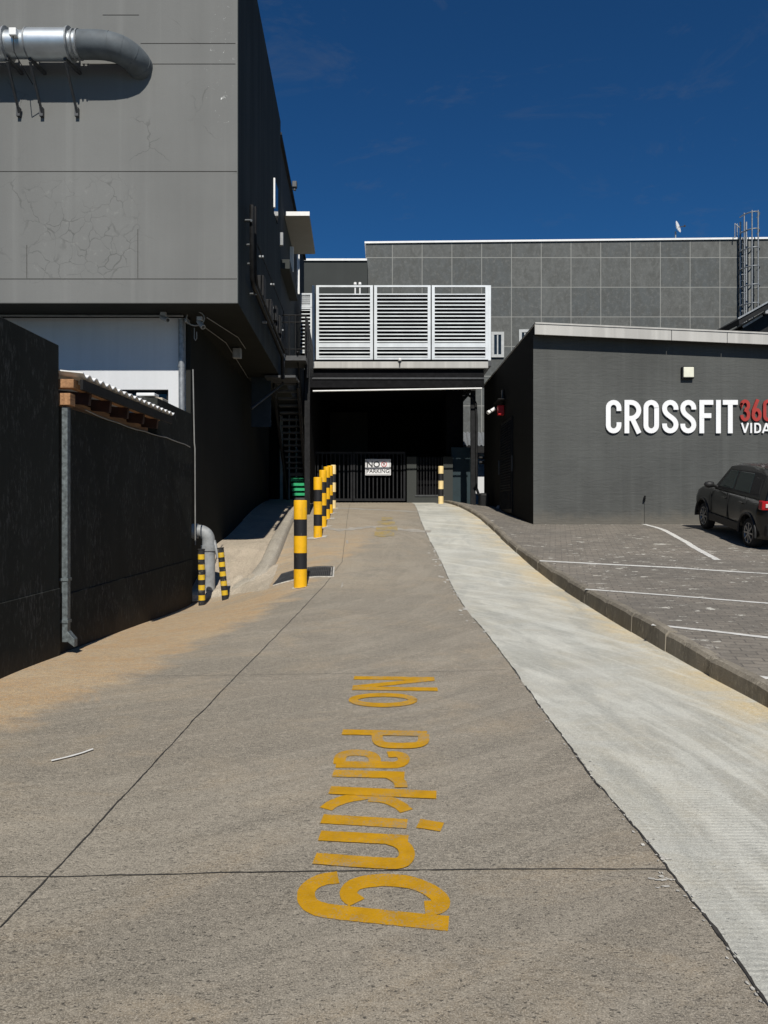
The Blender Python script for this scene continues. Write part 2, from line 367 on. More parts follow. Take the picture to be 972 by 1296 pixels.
def tile_mat():
    m, nt, b = newmat('tiled_cladding'); q = N(nt)
    bt = q.n.new('ShaderNodeTexBrick'); bt.offset = 0; bt.squash = 1
    s = F/38.0
    q.l.new(q.map((1, 1, 1), (-(1.16), -(cz(326, 38)-1.47*8), 0), src=None), bt.inputs['Vector'])
    # use X and Z as the panel plane
    cb = q.n.new('ShaderNodeCombineXYZ'); xx = q.xyz(); q.l.new(q.math('SUBTRACT', xx[0], cx(685, 38)-1.4765*40), cb.inputs[0]); q.l.new(q.math('SUBTRACT', xx[2], cz(326, 38)-1.47*12), cb.inputs[1])
    q.l.new(cb.outputs[0], bt.inputs['Vector'])
    bt.inputs['Scale'].default_value = 1; bt.inputs['Brick Width'].default_value = 1.4765; bt.inputs['Row Height'].default_value = 1.47; bt.inputs['Mortar Size'].default_value = .017; bt.inputs['Mortar Smooth'].default_value = .1
    bt.inputs['Color1'].default_value = (.082, .09, .09, 1); bt.inputs['Color2'].default_value = (.125, .127, .118, 1); bt.inputs['Mortar'].default_value = (.36, .36, .34, 1); bt.inputs['Bias'].default_value = -.2
    c = bt.outputs['Color']
    c = q.mix(q.rng(q.noise(1, 6, .8, q.map((2.2, 1, 1.2)), .8), .42, .6, 0, .75), c, (.07, .072, .066), 'MIX')
    c = q.mix(q.rng(q.noise(5, 6, .85), .5, .66, 0, .5), c, (.19, .19, .175))
    mk = q.mix(bt.outputs['Fac'], c, (.26, .26, .24))
    q.l.new(mk, b.inputs['Base Color']); b.inputs['Roughness'].default_value = .7; b.inputs['Specular IOR Level'].default_value = .3
    q.bump(b, q.noise(20, 4), .2, .01); return m
M['tile'] = tile_mat()
def paver_mat():
    m, nt, b = newmat('worn_brick_paving'); q = N(nt)
    bt = q.n.new('ShaderNodeTexBrick'); bt.offset = .5
    q.l.new(q.map((1, 1, 0), rot=(0, 0, .22)), bt.inputs['Vector'])
    bt.inputs['Scale'].default_value = 1; bt.inputs['Brick Width'].default_value = .22; bt.inputs['Row Height'].default_value = .11
    bt.inputs['Mortar Size'].default_value = .008; bt.inputs['Mortar Smooth'].default_value = .3; bt.inputs['Bias'].default_value = 0
    bt.inputs['Color1'].default_value = (.20, .178, .148, 1); bt.inputs['Color2'].default_value = (.285, .25, .205, 1); bt.inputs['Mortar'].default_value = (.12, .11, .095, 1)
    c = q.mix(q.rng(q.noise(.6, 6, .7, None, .5), .4, .6, 0, .75), bt.outputs['Color'], (.155, .142, .122))
    c = q.mix(q.rng(q.noise(3.2, 6, .75, q.map((1,1,1),(4,4,0))), .48, .62, 0, .55), c, (.27, .245, .205))
    c = q.mix(q.rng(q.noise(60, 4, .8), .4, .7, 0, .4), c, (.08, .075, .07))
    # leftover scraps of old white lime / paint on single pavers
    f = q.math('MULTIPLY', q.rng(q.noise(3.4, 5, .7, q.map((1, 1.7, 0), (6,3,0)), .3), .60, .62), q.rng(q.noise(14, 4, .7), .42, .5))
    f = q.math('MULTIPLY', f, q.rng(q.noise(.45, 2, .5, q.map((1,1,1),(2,2,0))), .42, .5))
    c = q.mix(q.math('MULTIPLY', f, .9), c, (.62, .6, .53))
    q.l.new(c, b.inputs['Base Color']); b.inputs['Roughness'].default_value = .9; b.inputs['Specular IOR Level'].default_value = .25
    h = q.math('ADD', q.math('MULTIPLY', bt.outputs['Fac'], -1.2), q.math('MULTIPLY', q.noise(40, 4), .6)); q.bump(b, h, .5, .008); return m
M['paver'] = paver_mat()
def paint_mat(name, col, under, wear, sc=55):
    m, nt, b = newmat(name); q = N(nt)
    a = q.noise(sc, 5, .75); a2 = q.noise(4, 5, .7, q.map((1,1,1),(3,8,0)))
    f = q.rng(q.math('ADD', q.math('MULTIPLY', a, .6), q.math('MULTIPLY', a2, .5)), wear, wear+.1)
    cc = q.mix(q.rng(q.noise(9, 5, .7), .3, .7), tuple(v*.82 for v in col), tuple(min(1, v*1.12) for v in col))
    q.l.new(q.mix(f, cc, under), b.inputs['Base Color']); b.inputs['Roughness'].default_value = .75; b.inputs['Specular IOR Level'].default_value = .3
    q.bump(b, q.noise(75, 4, .8), .4, .005); return m
M['yroad'] = paint_mat('yellow_road_paint', (.52, .27, .004), (.29, .25, .18), .57, 110)
M['yfade'] = paint_mat('faded_yellow_paint', (.40, .28, .07), (.27, .245, .20), .50)
M['wline'] = paint_mat('white_bay_paint', (.66, .65, .61), (.17, .16, .14), .60, 30)
M['ycone'] = simple('yellow_post_paint', (.80, .43, .006), .6, var=.06, bump=.05, obj=True)
M['ypale'] = simple('faded_yellow_post_paint', (.85, .66, .32), .5, var=.06, bump=.05, obj=True)
M['kpost'] = simple('black_post_paint', (.012, .012, .014), .65, var=.2, bump=.05, obj=True)
M['yworn'] = paint_mat('chipped_yellow_paint', (.62, .40, .02), (.34, .30, .2), .60, 24)
M['kworn'] = paint_mat('chipped_black_paint', (.02, .02, .022), (.22, .2, .15), .60, 24)
def postpaint(name, col, under):
    m, nt, b = newmat(name); q = N(nt); q.pos = q.n.new('ShaderNodeTexCoord').outputs['Object']
    oi = q.n.new('ShaderNodeObjectInfo'); vm = q.n.new('ShaderNodeVectorMath'); vm.operation = 'ADD'; q.l.new(q.pos, vm.inputs[0])
    q.l.new(oi.outputs['Location'], vm.inputs[1]); q.pos = vm.outputs[0]
    c = q.mix(q.rng(q.noise(5, 5, .65), .35, .65), tuple(v*.84 for v in col), col)
    c = q.mix(q.rng(q.noise(1, 5, .7, q.map((14, 14, 3))), .54, .7, 0, .45), c, tuple(v*.55 for v in col))
    c = q.mix(q.rng(q.noise(16, 5, .8, q.map((1, 1, .5)), .5), .635, .655, 0, .85), c, under)
    q.l.new(c, b.inputs['Base Color']); b.inputs['Roughness'].default_value = .62; b.inputs['Specular IOR Level'].default_value = .35
    q.bump(b, q.noise(18, 5), .2, .004); return m
M['ycone'] = postpaint('yellow_post_paint', (.80, .43, .006), (.30, .27, .22))
M['ypale'] = postpaint('faded_yellow_post_paint', (.85, .66, .32), (.5, .46, .4))
M['kpost'] = postpaint('black_post_paint', (.014, .014, .016), (.10, .095, .085))
def wood():
    m, nt, b = newmat('sawn_timber'); q = N(nt)
    w = q.noise(1, 6, .7, q.map((30, 2, 30)), .6)
    q.l.new(q.mix(q.rng(w, .3, .7), (.16, .075, .03), (.46, .25, .12)), b.inputs['Base Color']); b.inputs['Roughness'].default_value = .8
    q.bump(b, w, .3, .004); return m
M['wood'] = wood()
M['redwood'] = simple('stained_rafter', (.03, .009, .006), .7, var=.3, scale=10)
M['carp'] = simple('dark_car_paint', (.006, .0064, .006), .32, .0, var=.05, bump=0, spec=.5, obj=True)
M['carp'].node_tree.nodes['Principled BSDF'].inputs['Coat Weight'].default_value = .25
M['carb'] = simple('black_car_plastic', (.012, .012, .012), .6, var=.1, bump=.05, obj=True)
M['tyre'] = simple('tyre_rubber', (.012, .012, .012), .85, var=.1, obj=True)
M['rim'] = simple('alloy_rim', (.30, .30, .30), .35, .7, var=.05, bump=0, obj=True)
M['chrome'] = simple('chrome_trim', (.7, .7, .7), .15, 1, var=.02, bump=0, obj=True)
M['lampred'] = simple('red_tail_lens', (.35, .008, .012), .15, 0, var=.05, bump=0, obj=True)
M['plate'] = simple('pale_lens', (.6, .55, .5), .2, 0, var=.05, bump=0, obj=True)

# ---------------------------------------------------------------- ground sheets
def frange(a, b, st):
    out = []; x = a
    while x < b-1e-6: out.append(x); x += st
    out.append(b); return out
def sheet(name, ys, xl, xr, nx, zf, mat):
    mb = MB(); vs = []
    for Y in ys:
        a = xl(Y); b = xr(Y)
        for i in range(nx+1):
            X = a+(b-a)*i/nx; vs.append((X, Y, zf(X, Y)))
    n = nx+1
    mb.add(vs, [(j*n+i, j*n+i+1, (j+1)*n+i+1, (j+1)*n+i) for j in range(len(ys)-1) for i in range(nx)], True)
    return tag(mb.build(name, mat, recalc=False), kind='structure')
bp = [proj(px, py) for px, py in [(972,1272),(906,1178),(845,1099),(787,1028),(745,979),(715,936.5),(700,917),(657,857),(619,806),(585,764),(560,715),(544,684),(533,660),(526,641)]]
tab = sorted([(p.y, p.x) for p in bp]); 
t0 = tab[0]; tab = [(-10, t0[1]+(t0[0]+10)*.06)]+tab+[(27.5, tab[-1][1]+.02), (40, tab[-1][1])]
bX0 = curve(tab)
def bX(Y):
    return bX0(Y)+.008*noise.noise(Vector((Y*3, 1, 0)))+.009*noise.noise(Vector((Y*22, 5, 0)))
ys = frange(-5, 2, .5)+frange(2.03, 8, .03)+frange(8.05, 13, .05)+frange(13.1, 29.6, .12)
sheet('road', ys, lambda Y: -3.9, bX, 24, groad, M['road'])
sheet('pale_road', ys, bX, lambda Y: kerbX(Y)+.03, 10, groad, M['strip'])
sheet('car_park_pavement', frange(-5, 30, .25), lambda Y: kerbX(Y)+.10, lambda Y: 18, 40, glot, M['paver'])
gx = [-160,-80,-40,-20,-10,-6]+frange(-4.5, 5, .5)+[7,10,14,20,40,80,160]
gy = [-160,-80,-40,-15,-6]+frange(-5, 30, .5)+[34,40,60,90,160]
mb = MB(); vs = [(X, Y, min(groad(max(X,-5), min(Y,30)), glot(max(3.5,X), min(Y,30)))-.12 if -6 < Y < 41 else G(0, -5)-.2) for Y in gy for X in gx]; n = len(gx)
mb.add(vs, [(j*n+i, j*n+i+1, (j+1)*n+i+1, (j+1)*n+i) for j in range(len(gy)-1) for i in range(n-1)], True)
tag(mb.build('ground', M['soil'], recalc=False), kind='structure')

# joints and cracks laid on the slabs
mb = MB()
def crack(pts, w, seg=.05, jit=.5, fn=groad, lift=.004):
    P = [proj(a, b, fn) for a, b in pts]; path = [(p.x, p.y) for p in P]
    Q = []
    for a, b in zip(path, path[1:]):
        d = math.dist(a, b); k = max(1, int(d/.12))
        for i in range(k):
            t = i/k; Q.append((a[0]+(b[0]-a[0])*t+.010*noise.noise(Vector((a[0]*3+t*d*4, a[1], 2))), a[1]+(b[1]-a[1])*t+.010*noise.noise(Vector((a[0]+t*d*4, 7, a[1])))))
    Q.append(path[-1]); mb.ribbon(Q, w/2, fn, lift=lift, dens=.03, jit=jit)
crack([(0,1175),(60,1112),(150,1015),(245,912),(300,855),(366,788)], .008)
crack([(366,788),(400,752),(433,711),(443,638)], .007)
crack([(-60,1112),(0,1111),(140,1109),(300,1105),(480,1103),(640,1101),(845,1101)], .008)
crack([(160,856),(300,855),(480,852),(640,848)], .004)
tag(mb.build('road_joint', M['joint'], recalc=False), kind='structure')
mb = MB(); Y = 1.6
while Y < 27:
    path = [(bX(y), y) for y in (Y, Y+.05, Y+.1, Y+.15, Y+.2)]
    w = .003+.006*abs(noise.noise(Vector((Y*2, 3, 3))))+(.002 if Y < 3 else 0)
    if noise.noise(Vector((Y*1.3, 9, 9))) > -.25 or Y < 5: mb.ribbon(path, w, groad, lift=.005, dens=.04, jit=.7)
    Y += .2
tag(mb.build('slab_edge_crack', M['joint'], recalc=False), kind='structure')
# crumbs and skim patches of cement beside the slab edge
mb = MB(); rr = random.Random(3)
def blob(x, y, rx, ry, fn=groad, lift=.006):
    n = 11; vs = [(x, y, fn(x, y)+lift)]
    for k in range(n):
        a = 2*math.pi*k/n; s = rr.uniform(.5, 1.1); X = x+math.cos(a)*rx*s; Yy = y+math.sin(a)*ry*s; vs.append((X, Yy, fn(X, Yy)+lift))
    mb.add(vs, [(0, k+1, (k+1) % n+1) for k in range(n)])
for k in range(200):
    y = 1.9+rr.random()**1.5*17; blob(bX(y)+rr.gauss(-.008, .012)*(1+y*.08), y, rr.uniform(.002, .007)*(1+y*.06), rr.uniform(.003, .012)*(1+y*.06))
for px, py, rx, ry in ((838,1088,.03,.03),(822,1066,.018,.03),(832,1112,.04,.02),(741,972,.018,.03),(838,1120,.035,.018)):
    for _ in range(4):
        p = proj(px+rr.gauss(0,6), py+rr.gauss(0,4)); blob(p.x, p.y, rx*rr.uniform(.2,.7), ry*rr.uniform(.2,.7), lift=.004+rr.random()*.003)
for k in range(45):
    y = rr.uniform(8.5, 16); blob(bX(y)-rr.random()**2*.16, y, rr.uniform(.01, .05), rr.uniform(.015, .08), lift=.004+rr.random()*.003)
tag(mb.build('cement_crumb_patch', M['chip'], recalc=False), kind='structure')

# kerb stones beside the car park
mb = MB(); Y = -4.8
def kz(Y): return glot(kerbX(Y)+.12, Y)+.012
while Y < 29:
    L = .93 if Y > 0 else 1.0
    k = 5; j = R_.uniform(-.012, .012); jz = R_.uniform(-.008, .008)
    for i in range(1):
        a, b = Y+.006, Y+L-.006; vs = []
        for q in range(k+1):
            y = a+(b-a)*q/k; x = kerbX(y)+j; zb = groad(x, y)-.1; zt = kz(y)+jz
            ins = .012 if q in (0, k) else 0
            vs += [(x+.0, y, zb), (x+.012, y, zt-.03-ins), (x+.04, y, zt-ins*.6), (x+.12, y, zt-ins*.6), (x+.155, y, zt-.03), (x+.155, y, zb)]
        fs = [(q*6+m, q*6+m+1, q*6+m+7, q*6+m+6) for q in range(k) for m in range(5)]+[(0,1,2,3,4,5), tuple(k*6+m for m in (5,4,3,2,1,0))]
        mb.add(vs, fs)
    Y += L
tag(mb.build('kerb', M['kerbm']), kind='structure')
# white bay lines
mb = MB()
def bay(pts, w):
    P = [proj(a, b, glot) for a, b in pts]; mb.ribbon([(p.x, p.y) for p in P], w, glot, lift=.005, dens=.06, jit=.12)
bay([(683,710),(760,714),(860,719),(985,727)], .05)
bay([(741,746),(850,754),(985,765)], .045)
bay([(825,791),(900,799),(985,809)], .04)
bay([(958,857),(990,861)], .04)
bay([(813,663),(840,671),(870,687),(908,709)], .06)
tag(mb.build('parking_bay_marking', M['wline'], recalc=False), kind='structure')
# No Parking lettering, traced onto the slab
def tr(pts): return [proj(340+x/3.24, 820+y/3.24) for x, y in pts]
def ell(cx_, cy_, rx, ry, a0=0, a1=360, n=28): return [(cx_+rx*math.cos(math.radians(a0+(a1-a0)*i/n)), cy_+ry*math.sin(math.radians(a0+(a1-a0)*i/n))) for i in range(n+1)]
def smooth(pts, it=2):
    for _ in range(it):
        o = [pts[0]]
        for a, b in zip(pts, pts[1:]): o += [(a[0]*.75+b[0]*.25, a[1]*.75+b[1]*.25), (a[0]*.25+b[0]*.75, a[1]*.25+b[1]*.75)]
        pts = o+[pts[-1]]
    return pts
LT = [[(350,124),(680,128)], [(675,130),(350,163)], [(343,167),(693,172)], ell(469,216,122,21),
      [(302,348),(650,355)], smooth([(636,358),(636,392),(600,405),(480,404),(446,390),(444,356)]),
      [(276,480),(520,482),(548,476)], smooth([(436,478),(434,448),(400,433),(330,431),(292,446),(290,478)]), smooth([(530,482),(556,468),(552,446),(524,438),(488,440)]),
      [(264,517),(557,525)], smooth([(500,528),(524,540),(542,558),(543,576)]),
      [(250,587),(688,607)], smooth([(418,604),(330,618),(262,640),(234,663)]), smooth([(410,618),(470,620),(530,642),(566,672)]),
      [(219,704),(568,725)], [(614,723),(712,739)],
      [(209,774),(572,793)], smooth([(490,790),(548,810),(572,845),(556,884),(500,892),(188,868)]),
      smooth([(285,944),(215,952),(158,985),(150,1035),(190,1073),(300,1090),(738,1134)]),
      smooth([(362,1048),(318,1012),(352,968),(480,952),(600,966),(690,1012),(712,1050),(690,1070),(640,1070)])]
mb = MB()
for i, st in enumerate(LT):
    P = tr(st); mb.ribbon([(p.x, p.y) for p in P], .037, groad, wy=.053, lift=.004+.0006*(i % 6), dens=.02, jit=.035)
tag(mb.build('road_marking_no_parking', M['yroad'], recalc=False), kind='structure')
mb = MB()
for i, st in enumerate([[(478,662),(500,662)], [(476,669),(503,669)], [(474,676),(499,676)], [(483,657),(497,657)]]):
    P = [proj(*a) for a in st]; mb.ribbon([(p.x, p.y) for p in P], .3, groad, wy=.32, lift=.004+.001*i, dens=.1, jit=.4)
tag(mb.build('faded_road_marking', M['yfade'], recalc=False), kind='structure')
# smeared cement streaks across the drive
mb = MB()
for st, w in (([(402,668),(430,671),(470,667),(500,670),(545,673)], .16), ([(420,643),(470,645),(530,648)], .2), ([(432,744),(434,737)], .03), ([(439,684),(440,688)], .06)):
    P = [proj(*a) for a in st]; mb.ribbon([(p.x, p.y) for p in P], w*.4, groad, wy=w, lift=.004, dens=.1, jit=.6)
tag(mb.build('cement_streak', M['wfade'] if 'wfade' in M else paint_mat('streaked_cement', (.40,.37,.32), (.30,.275,.235), .50), recalc=False), kind='structure')

# litter: a strip of white tape
mb = MB(); P = [proj(a, b) for a, b in ((65,965),(78,962),(90,959),(104,955),(118,950))]
mb.ribbon([(p.x, p.y) for p in P], .006, groad, wy=.011, lift=.012, dens=.05, jit=.3)
tag(mb.build('litter_strip', M['white'], recalc=False), 'thin torn white strip of tape lying on the concrete drive', 'litter')

# raised pad and its rounded kerb
kpix = [(371,652),(364,664),(357,679),(350,696),(342,714),(330,730),(312,741),(292,748)]
kp = [proj(a, b) for a, b in kpix]; kx = curve(sorted([(p.y, p.x) for p in kp]))
y0 = min(p.y for p in kp)
def padz(X, Y): return groad(X, Y)+.10*sm((Y-y0+.2)/1.2)+.03
ys2 = frange(13.3, 29, .2)
M['kerbp'] = concrete('pad_kerb_concrete', (.37, .335, .275), orange=False)
sheet('raised_pavement', ys2, lambda Y: -5.5, lambda Y: (kx(Y)+.02 if Y >= y0 else max(-3.1, kx(y0)-.2-(y0-Y)*2)), 12, padz, M['pad'])
mb = MB(); path = sorted(kp, key=lambda p: -p.y); rows = []; sec = [(-.19,-.06),(-.175,.13),(-.14,.16),(-.02,.165),(.06,.155),(.10,.12),(.125,.02),(.15,-.06)]
dense = []
for a, b in zip(path, path[1:]):
    k = max(2, int((b-a).length/.18))
    for i in range(k): dense.append(a.lerp(b, i/k))
dense.append(path[-1])
for i, p in enumerate(dense):
    d = (dense[min(i+1, len(dense)-1)]-dense[max(0, i-1)]); d.z = 0; d.normalize(); nrm = Vector((-d.y, d.x, 0)); fade = min(1, (len(dense)-1-i)/6)
    for u, h in sec:
        q = p+nrm*u*(1+.5*(1-fade)); w = noise.noise(Vector((q.x*4, q.y*4, 0)))*.02
        rows.append((q.x, q.y, groad(q.x, q.y)+h*(.35+.65*fade)+w*(1.6-fade)))
m_ = len(sec); mb.add(rows, [(i*m_+k, i*m_+k+1, (i+1)*m_+k+1, (i+1)*m_+k) for i in range(len(dense)-1) for k in range(m_-1)], True)
tag(mb.build('rounded_kerb', M['kerbp'], recalc=False), kind='structure')
# lumpy mortar apron at the mouth of the pad
mb = MB(); nx, ny = 34, 16; vs = []
for j in range(ny+1):
    for i in range(nx+1):
        u = i/nx; v = j/ny
        a = proj(200+u*142, 771-u*24-2*math.sin(u*3)); b = proj(262+u*92, 752-u*40)
        p = a.lerp(b, v); e = min(1, 5*min(u+.02, 1-u, ), 5*v, 5*(1-v)); e = max(0, e)
        h = .055*e*(.6+noise.noise(Vector((p.x*6, p.y*3, 4)))+.6*noise.noise(Vector((p.x*17, p.y*9, 1))))
        vs.append((p.x, p.y, groad(p.x, p.y)-.01+.02*e+h+.09*v*e))
mb.add(vs, [(j*(nx+1)+i, j*(nx+1)+i+1, (j+1)*(nx+1)+i+1, (j+1)*(nx+1)+i) for j in range(ny) for i in range(nx)], True)
tag(mb.build('mortar_apron', M['mortar'], recalc=False), kind='structure')

# drain grating
A, B, C_, D_ = proj(346,741), proj(420,730), proj(421,718), proj(357,727)
t = thing('drain_grate', 'dark metal drain grating set in the drive behind the nearest striped bollard', 'drain', tuple(A))
mb = MB(); vs = []
for i in range(25):
    for j in range(7):
        p = A.lerp(B, i/24).lerp(D_.lerp(C_, i/24), j/6); vs.append((p.x, p.y, groad(p.x, p.y)+.006))
mb.add(vs, [(i*7+j, i*7+j+1, i*7+j+8, i*7+j+7) for i in range(24) for j in range(6)]); mb.build('drain_pit', M['dark'], t, recalc=False)
def gl(p, h): return Vector((p.x, p.y, groad(p.x, p.y)+h))
mb = MB()
for i in range(31):
    a = A.lerp(B, i/30); b = D_.lerp(C_, i/30); m_p = a.lerp(b, .5); mb.beam(gl(a,.012), gl(m_p,.012), .022, .012); mb.beam(gl(m_p,.012), gl(b,.012), .022, .012)
for u in (0, .5, 1):
    for i in range(12): a = A.lerp(B, i/12).lerp(D_.lerp(C_, i/12), u); b = A.lerp(B, (i+1)/12).lerp(D_.lerp(C_, (i+1)/12), u); mb.beam(gl(a,.014), gl(b,.014), .02, .012)
mb.build('grating', M['dsteel'], t)
mb = MB()
for a, b in ((A,B),(B,C_),(C_,D_)):
    for i in range(10): mb.beam(gl(a.lerp(b, i/10),.004), gl(a.lerp(b, (i+1)/10),.004), .07, .014)
mb.build('rim', M['chip'], t)

# ---------------------------------------------------------------- bollards
def bollard(label, loc, h, r, bands, group, pale=False, lean=0):
    t = lthing('bollard', label, 'bollard', loc, group)
    n = len(bands); z = 0
    for i, (c, fr) in enumerate(bands):
        z1 = z+h*fr; rr_ = r+(.0012 if i % 2 == 0 else 0)
        mat = {'y': M['ycone'], 'k': M['kpost'], 'p': M['ypale'], 'w': M['yworn'], 'b': M['kworn']}[c]
        mb = MB(); zs = -.15 if i == 0 else z
        if i == n-1: mb.tube([(0,0,zs),(0,0,z1-.02),(0,0,z1-.006),(0,0,z1)], [rr_, rr_, rr_*.96, rr_*.85], 28)
        else: mb.tube([(0,0,zs),(0,0,z1)], rr_, 28)
        mb.build('yellow_band' if c in 'ypw' else 'black_band', mat, t, loc=(0,0,0)); z = z1
    t.rotation_euler = (0, lean, 0); return t
BG = 'yellow and black striped bollards along the left of the drive'
B5 = lambda y: [(y,.19),('k',.19),(y,.215),('k',.195),(y,.21)]
def bol(px, pyb, pyt, label, y='y', Yo=None, wpx=None):
    if Yo: loc = Vector((cx(px, Yo), Yo, 0)); loc.z = groad(loc.x, Yo)
    else: loc = proj(px, pyb)
    h = cz(pyt, loc.y)-loc.z
    return bollard(label, loc, h, (wpx/2)/F*loc.y, B5(y), BG)
first = bollard('tall yellow and black bollard standing alone in front beside the drain grating', proj(380,743), 1.0, .1, [('y',.21),('k',.185),('y',.195),('k',.19),('y',.22)], BG)
p = proj(380,743); bpy.data.objects.remove  # keep reference
def set_b(t, px, pyb, pyt, wpx, Yo=None):
    pass
# replace first with exact height
for ch in [c for c in list(COL.objects) if c.parent == first]: bpy.data.objects.remove(ch)
bpy.data.objects.remove(first)
def bol2(px, pyb, pyt, wpx, label, y='y', Yo=None, bands=None):
    if Yo: loc = Vector((cx(px, Yo), Yo, 0)); loc.z = groad(loc.x, Yo)
    else: loc = proj(px, pyb)
    return bollard(label, loc, cz(pyt, loc.y)-loc.z, (wpx/2)/F*loc.y, bands or B5(y), BG)
bol2(380.2, 743, 633, 16.6, 'tall yellow and black bollard standing alone in front beside the drain grating', bands=[('y',.21),('k',.185),('y',.195),('k',.19),('y',.22)])
bol2(402.3, 680, 604, 10.8, 'striped bollard at the near end of the row of five')
bol2(408.6, 667, 595, 9.3, 'second striped bollard in the row, just behind its near end')
bol2(413.6, 657, 590.6, 8.2, 'middle striped bollard of the row of five')
bol2(417.6, 650, 589.4, 7.2, 'fourth striped bollard, just before the pale one')
bol2(421.8, 643.6, 588.5, 6.6, 'pale sun-bleached striped bollard at the far end of the row', 'p')
tb = bol2(558, 636, 590, 6.6, 'lone yellow and black bollard by the low wall at the right of the gate', 'y', Yo=26.8, bands=[('p',.2),('k',.19),('p',.22),('k',.19),('p',.2)])
tb['group'] = 'bollards by the gate'; del tb['group']
# cement collars at the bollard feet
mb = MB()
for px, py, s in ((380,743,1.3),(402.3,680,2.2),(408.6,667,2.2),(413.6,657,2.2),(417.6,650,2.2),(421.8,643.6,2.2)):
    p = proj(px, py); blob(p.x, p.y, .12*s, .12*s, lift=.008)
tag(mb.build('bollard_footing_patch', M['chip'], recalc=False), kind='structure')
# two short chipped posts
def post(px, pyb, pyt, w, lean, label):
    p = proj(px, pyb); h = cz(pyt, p.y)-p.z
    t = lthing('guard_post', label, 'post', p, 'short chipped striped posts guarding the drainpipe'); z = 0
    bands = ['b','w']*6
    r = w/2/F*p.y; n = 11
    for i in range(n):
        a = h*i/n; b = h*(i+1)/n; c = 'b' if i % 2 == 0 else 'w'
        mb = MB(); mb.tube([(0,0,a-(.15 if i == 0 else 0)), (0,0,b)], r+(.001 if i % 2 else 0), 20)
        if i == n-1: mb.tube([(0,0,b-.012),(0,0,b+.004)], r+.006, 20)
        mb.build('black_band' if c == 'b' else 'yellow_band', M['kworn' if c == 'b' else 'yworn'], t, loc=(0,0,0))
    t.rotation_euler = (0, lean, 0)
post(255.5, 766, 695, 8.4, -.01, 'short chipped striped post left of the grey drainpipe, beside the black wall')
post(285, 759, 693, 8.0, -.09, 'short leaning striped post right of the grey drainpipe')
# grey drainpipe elbow
Yp = 13.9; r = .075
t = thing('drain_pipe', 'thick grey plastic drainpipe elbow coming out of the dark wall between two short striped posts', 'pipe', tuple(at(264,735,Yp)))
a = at(264, 682, Yp)
mb = MB(); pth = [at(264,735,Yp)-Vector((0,0,.3)), at(264,690,Yp)]
for k in range(9):
    th = math.radians(10*k+10); pth.append(at(264,684,Yp)+Vector((-.17+.17*math.cos(th), 0, .17*math.sin(th))))
pth.append(pth[-1]+Vector((-.35,0,.0))); mb.tube(pth, .115, 20); mb.build('pipe', M['pvc2'], t)
mb = MB(); mb.tube([at(264,697,Yp), at(264,690,Yp)], .135, 20); mb.build('collar', M['pvc2'], t); mb = MB(); e = pth[-2]; mb.tube([e+Vector((-.02,0,0)), e+Vector((-.12,0,0))], .135, 20); mb.build('collar', M['pvc2'], t)
mb = MB(); mb.tube([at(271,684,Yp), at(277,706,Yp)-Vector((0,.05,0))], .03, 10); mb.build('pipe_branch', M['pvc2'], t)

# ---------------------------------------------------------------- left boundary walls
def wall_sheet(mb, x0, x1, ya, yb, ztop): 
    mb.foot([(x0,ya),(x1,ya),(x1,yb),(x0,yb)], -.6, ztop)
t = thing('boundary_wall', 'tall charcoal painted wall at the left edge, nearest to the viewer', 'wall', (-3.3, 3, 0))
ZW = ZC+1.625
mb = MB(); mb.foot([(-3.6,-3),(-3.26,-3),(-3.29,7.76),(-3.6,7.76)], -.4, ZW); mb.build('upper_face', M['black_wall'], t, bevel=.01)
mb = MB(); mb.foot([(-3.5,-3),(-3.25,-3),(-3.28,7.765),(-3.5,7.765)], -.5, ZC-.835); mb.build('plinth', M['black_wall'], t, bevel=.004)
t = thing('boundary_wall', 'lower charcoal wall beyond the galvanised downpipe, under the timber lean-to roof', 'wall', (-3.4, 10, 0))
mb = MB(); mb.foot([(-3.65,7.77),(-3.34,7.77),(-3.34,11.3),(-3.65,11.3)], -.5, ZC+1.03); mb.foot([(-3.65,11.3),(-3.34,11.3),(-3.34,13.3),(-3.65,13.3)], -.5, ZC+1.59); mb.build('upper_face', M['black_wall'], t)
mb = MB(); mb.foot([(-3.5,7.77),(-3.325,7.77),(-3.325,13.3),(-3.5,13.3)], -.5, ZC-.93); mb.build('plinth', M['black_wall'], t, bevel=.004)
# galvanised downpipe
Yd = 7.86; Xd = -3.26
t = thing('downpipe', 'weathered square galvanised downpipe with a kicked out foot on the black wall', 'pipe', (Xd, Yd, .1))
mb = MB(); zt = cz(515, Yd); zb = cz(812, Yd); M['dpipe'] = simple('weathered_zinc', (.115, .135, .14), .6, .3, var=.35, scale=22, bump=.1)
mb.box(Xd-.03, Xd+.03, Yd-.04, Yd+.04, zb, zt); mb.build('pipe', M['dpipe'], t, bevel=.006)
mb = MB(); mb.prism([(Xd-.031,Yd-.041,zb+.05),(Xd+.10,Yd-.041,zb-.05),(Xd+.10,Yd-.041,zb+.03),(Xd+.031,Yd-.041,zb+.11)][:4], (0,.083,0)); mb.build('outlet_shoe', M['dpipe'], t, bevel=.004)
for py in (735, 788): z = cz(py, Yd); mb = MB(); mb.box(Xd-.05, Xd+.038, Yd-.05, Yd+.05, z, z+.03); mb.build('clamp', M['dpipe'], t)
